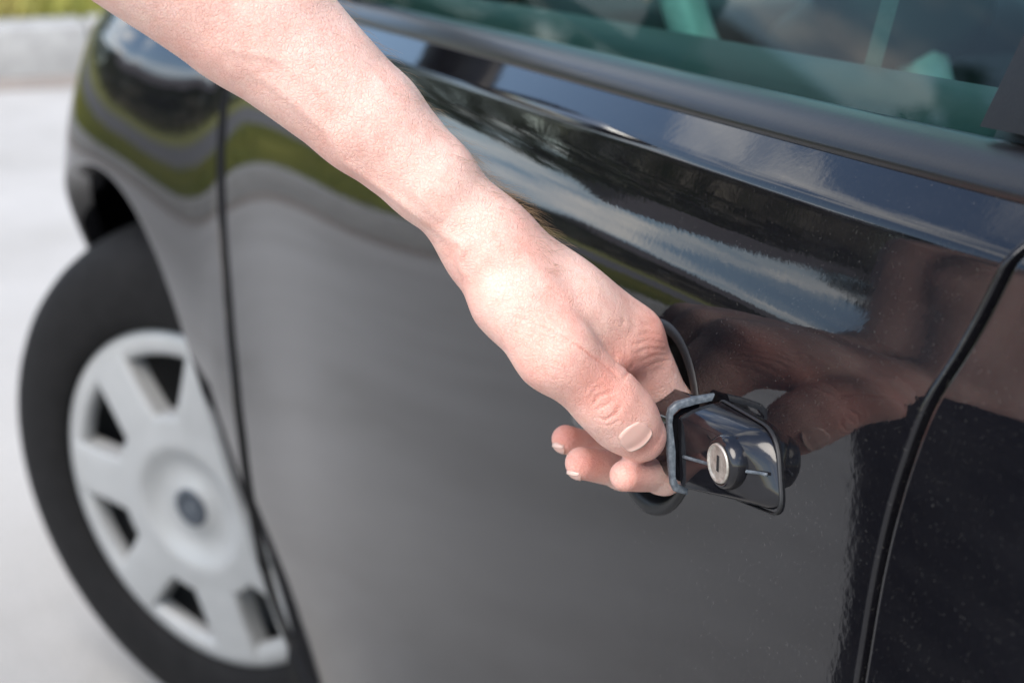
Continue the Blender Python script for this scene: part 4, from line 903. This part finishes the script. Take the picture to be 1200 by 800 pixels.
def tshirt(P):
    d = trunk(P, .014); d = smin(d, cone(P, SHOULDER, SHOULDER * .52 + ELBOW * .48, .066, .062), .03); d = smin(d, cone(P, RS, RS * .5 + RE * .5, .066, .062), .03); d = smin(d, cone(P, CH + (0, 0, .1), NECK + (0, 0, -.03), .08, .068), .04)
    w = .004 * np.sin(P[:, 2] * 60 + 6 * np.sin(P[:, 1] * 14)) * np.sin(P[:, 0] * 35 + 2); d = d + w
    return np.maximum(np.maximum(d, .93 - P[:, 2]), P[:, 2] - 1.485 - 0 * d)
V, F = mesh_sdf(tshirt, (-.70, -.92, .90), (-.10, -.24, 1.53), .0085, 1); fast_mesh('t_shirt', V, F, CLOTH, person)
def trousers(P):
    d = smin(ball(P, HIP + (0, 0, .0), (.145, .185, .17)), legs(P, .018), .06) + .004 * np.sin(P[:, 2] * 70 + 5 * np.sin(P[:, 0] * 18)) * np.cos(P[:, 1] * 25)
    return np.maximum(np.maximum(d, P[:, 2] - 1.06), GZ + .055 - P[:, 2])
V, F = mesh_sdf(trousers, (-.70, -.90, GZ), (-.22, -.30, 1.10), .0085, 1); fast_mesh('trousers', V, F, DENIM, person)
def hairf(P):
    d = ball(P, HEAD + (-.022, 0, .042), (.108, .090, .108)); return np.maximum(d, (P[:, 0] - (HEAD[0] + .055)) * .8 + (HEAD[2] + .03 - P[:, 2]) * .9) + .004 * np.sin(P[:, 1] * 160 + 20 * P[:, 2])
V, F = mesh_sdf(hairf, HEAD - .2, HEAD + .2, .007, 1); fast_mesh('hair', V, F, HAIRM, person)
for q in (LF, RF):
    V, F = mesh_sdf(lambda P: np.maximum(smin(cone(P, q + (-.03, 0, -.04), q + (.16, 0, -.055), .052, .038), ball(P, q + (-.01, 0, .0), (.055, .045, .06)), .03), GZ - P[:, 2]), q - np.array((.14, .12, .11)), q + np.array((.26, .12, .10)), .007, 1); fast_mesh('shoe', V, F, SHOE, person)
# nails: thin curved plates laid on the fingertips
def nail(cen, ax, nor, wid, length, nm, lift=.0005):
    ax = Vector(ax).normalized(); nor = Vector(nor); nor = (nor - ax * nor.dot(ax)).normalized(); lat = ax.cross(nor); G_ = []
    nu, nv = 17, 15
    for j in range(nv):
        for i in range(nu):
            u = (i / (nu - 1) * 2 - 1); v = j / (nv - 1)
            ww = wid * .5 * (.80 + .2 * float(sstep(0, .5, v))) * (1 if v < .9 else 1 - .08 * (v - .9) / .1)
            vv = (v - .5) * length - (.0022 * u * u * (1 - v)) * -1 + (-.0012 * u * u * v)
            G_.append(np.array(Vector(cen) + lat * (ww * u) + ax * vv))
    G_ = np.array(G_); N_ = np.array(nor)
    for _ in range(14):
        d = left_arm(G_.astype(f32)); G_ = G_ - N_ * (d * .7)[:, None]
    u = np.tile(np.linspace(-1, 1, nu), nv); v = np.repeat(np.linspace(0, 1, nv), nu)
    edge = np.maximum(np.abs(u), np.maximum(1 - 8 * v, 0)) ; off = lift * (1 - 1.1 * sstep(.88, 1., edge)) + .0007 * sstep(.8, 1, v)
    top = G_ + N_ * off[:, None]; bot = G_ - N_ * .0012
    V = np.concatenate([top, bot]); F = gridfaces(nv, nu); n_ = nu * nv; F += [tuple(i + n_ for i in f[::-1]) for f in gridfaces(nv, nu)]
    rim = list(range(nu)) + [nu * k + nu - 1 for k in range(1, nv)] + list(range(n_ - 2, n_ - nu - 1, -1)) + [nu * k for k in range(nv - 2, 0, -1)]
    F += [(rim[k], rim[k - 1], rim[k - 1] + n_, rim[k] + n_) for k in range(len(rim))]
    o = meshobj(nm, V, F, NAIL, person); at_ = o.data.attributes.new('edge', 'FLOAT', 'POINT'); at_.data.foreach_set('value', np.tile(v, 2).astype(f32)); return o
for nm, cen, ax, nor, wd, ln in NAILS: nail(cen, ax, nor, wd, ln, nm)
# fine hairs on the forearm and the back of the hand
rd = random.Random(5); HVs, HFs = [], []
wr = v3(JT['wrist_r'][0]); wu = v3(JT['wrist_u'][0]); mid = (wr + wu) / 2; el = ELBOW; axd = (el - mid) / np.linalg.norm(el - mid)
cand = np.where((AV @ axd > mid @ axd - .02) & (AV[:, 2] > .93) & ((AV - np.array((.55, -.28, 1.15))) @ np.array((0, 1, .35)) > -9))[0]
UPD = np.array((.22, .64, .73))                       # hair grows on the back (upper, door-facing) side
for _ in range(5500):
    i = int(rd.choice(cand)); n_ = AN[i]; s = n_ @ UPD
    if s < .72 or rd.random() > s * s: continue
    p = Vector(AV[i]); nn = Vector(n_); t_ = Vector(-axd); t_ = (t_ - nn * t_.dot(nn)).normalized(); sd_ = nn.cross(t_)
    L = rd.uniform(.004, .0105); lean = rd.uniform(.3, .85); bx = rd.uniform(-.6, .6); pts = []
    for k in range(5):
        q = k / 4; pts.append(p + (t_ * (q * lean + .35 * q * q) + sd_ * bx * q * q * .8 + nn * (q * (1 - lean * .55) - .25 * q * q)) * L)
    tv, tf = tube(pts, [.000045, .00004, .000036, .00003, .000015], 3, cap=False); n0 = len(HVs); HVs += tv; HFs += [tuple(a + n0 for a in f) for f in tf]
o = meshobj('arm_hair', HVs, HFs, FUZZ, person); o['kind'] = 'stuff'
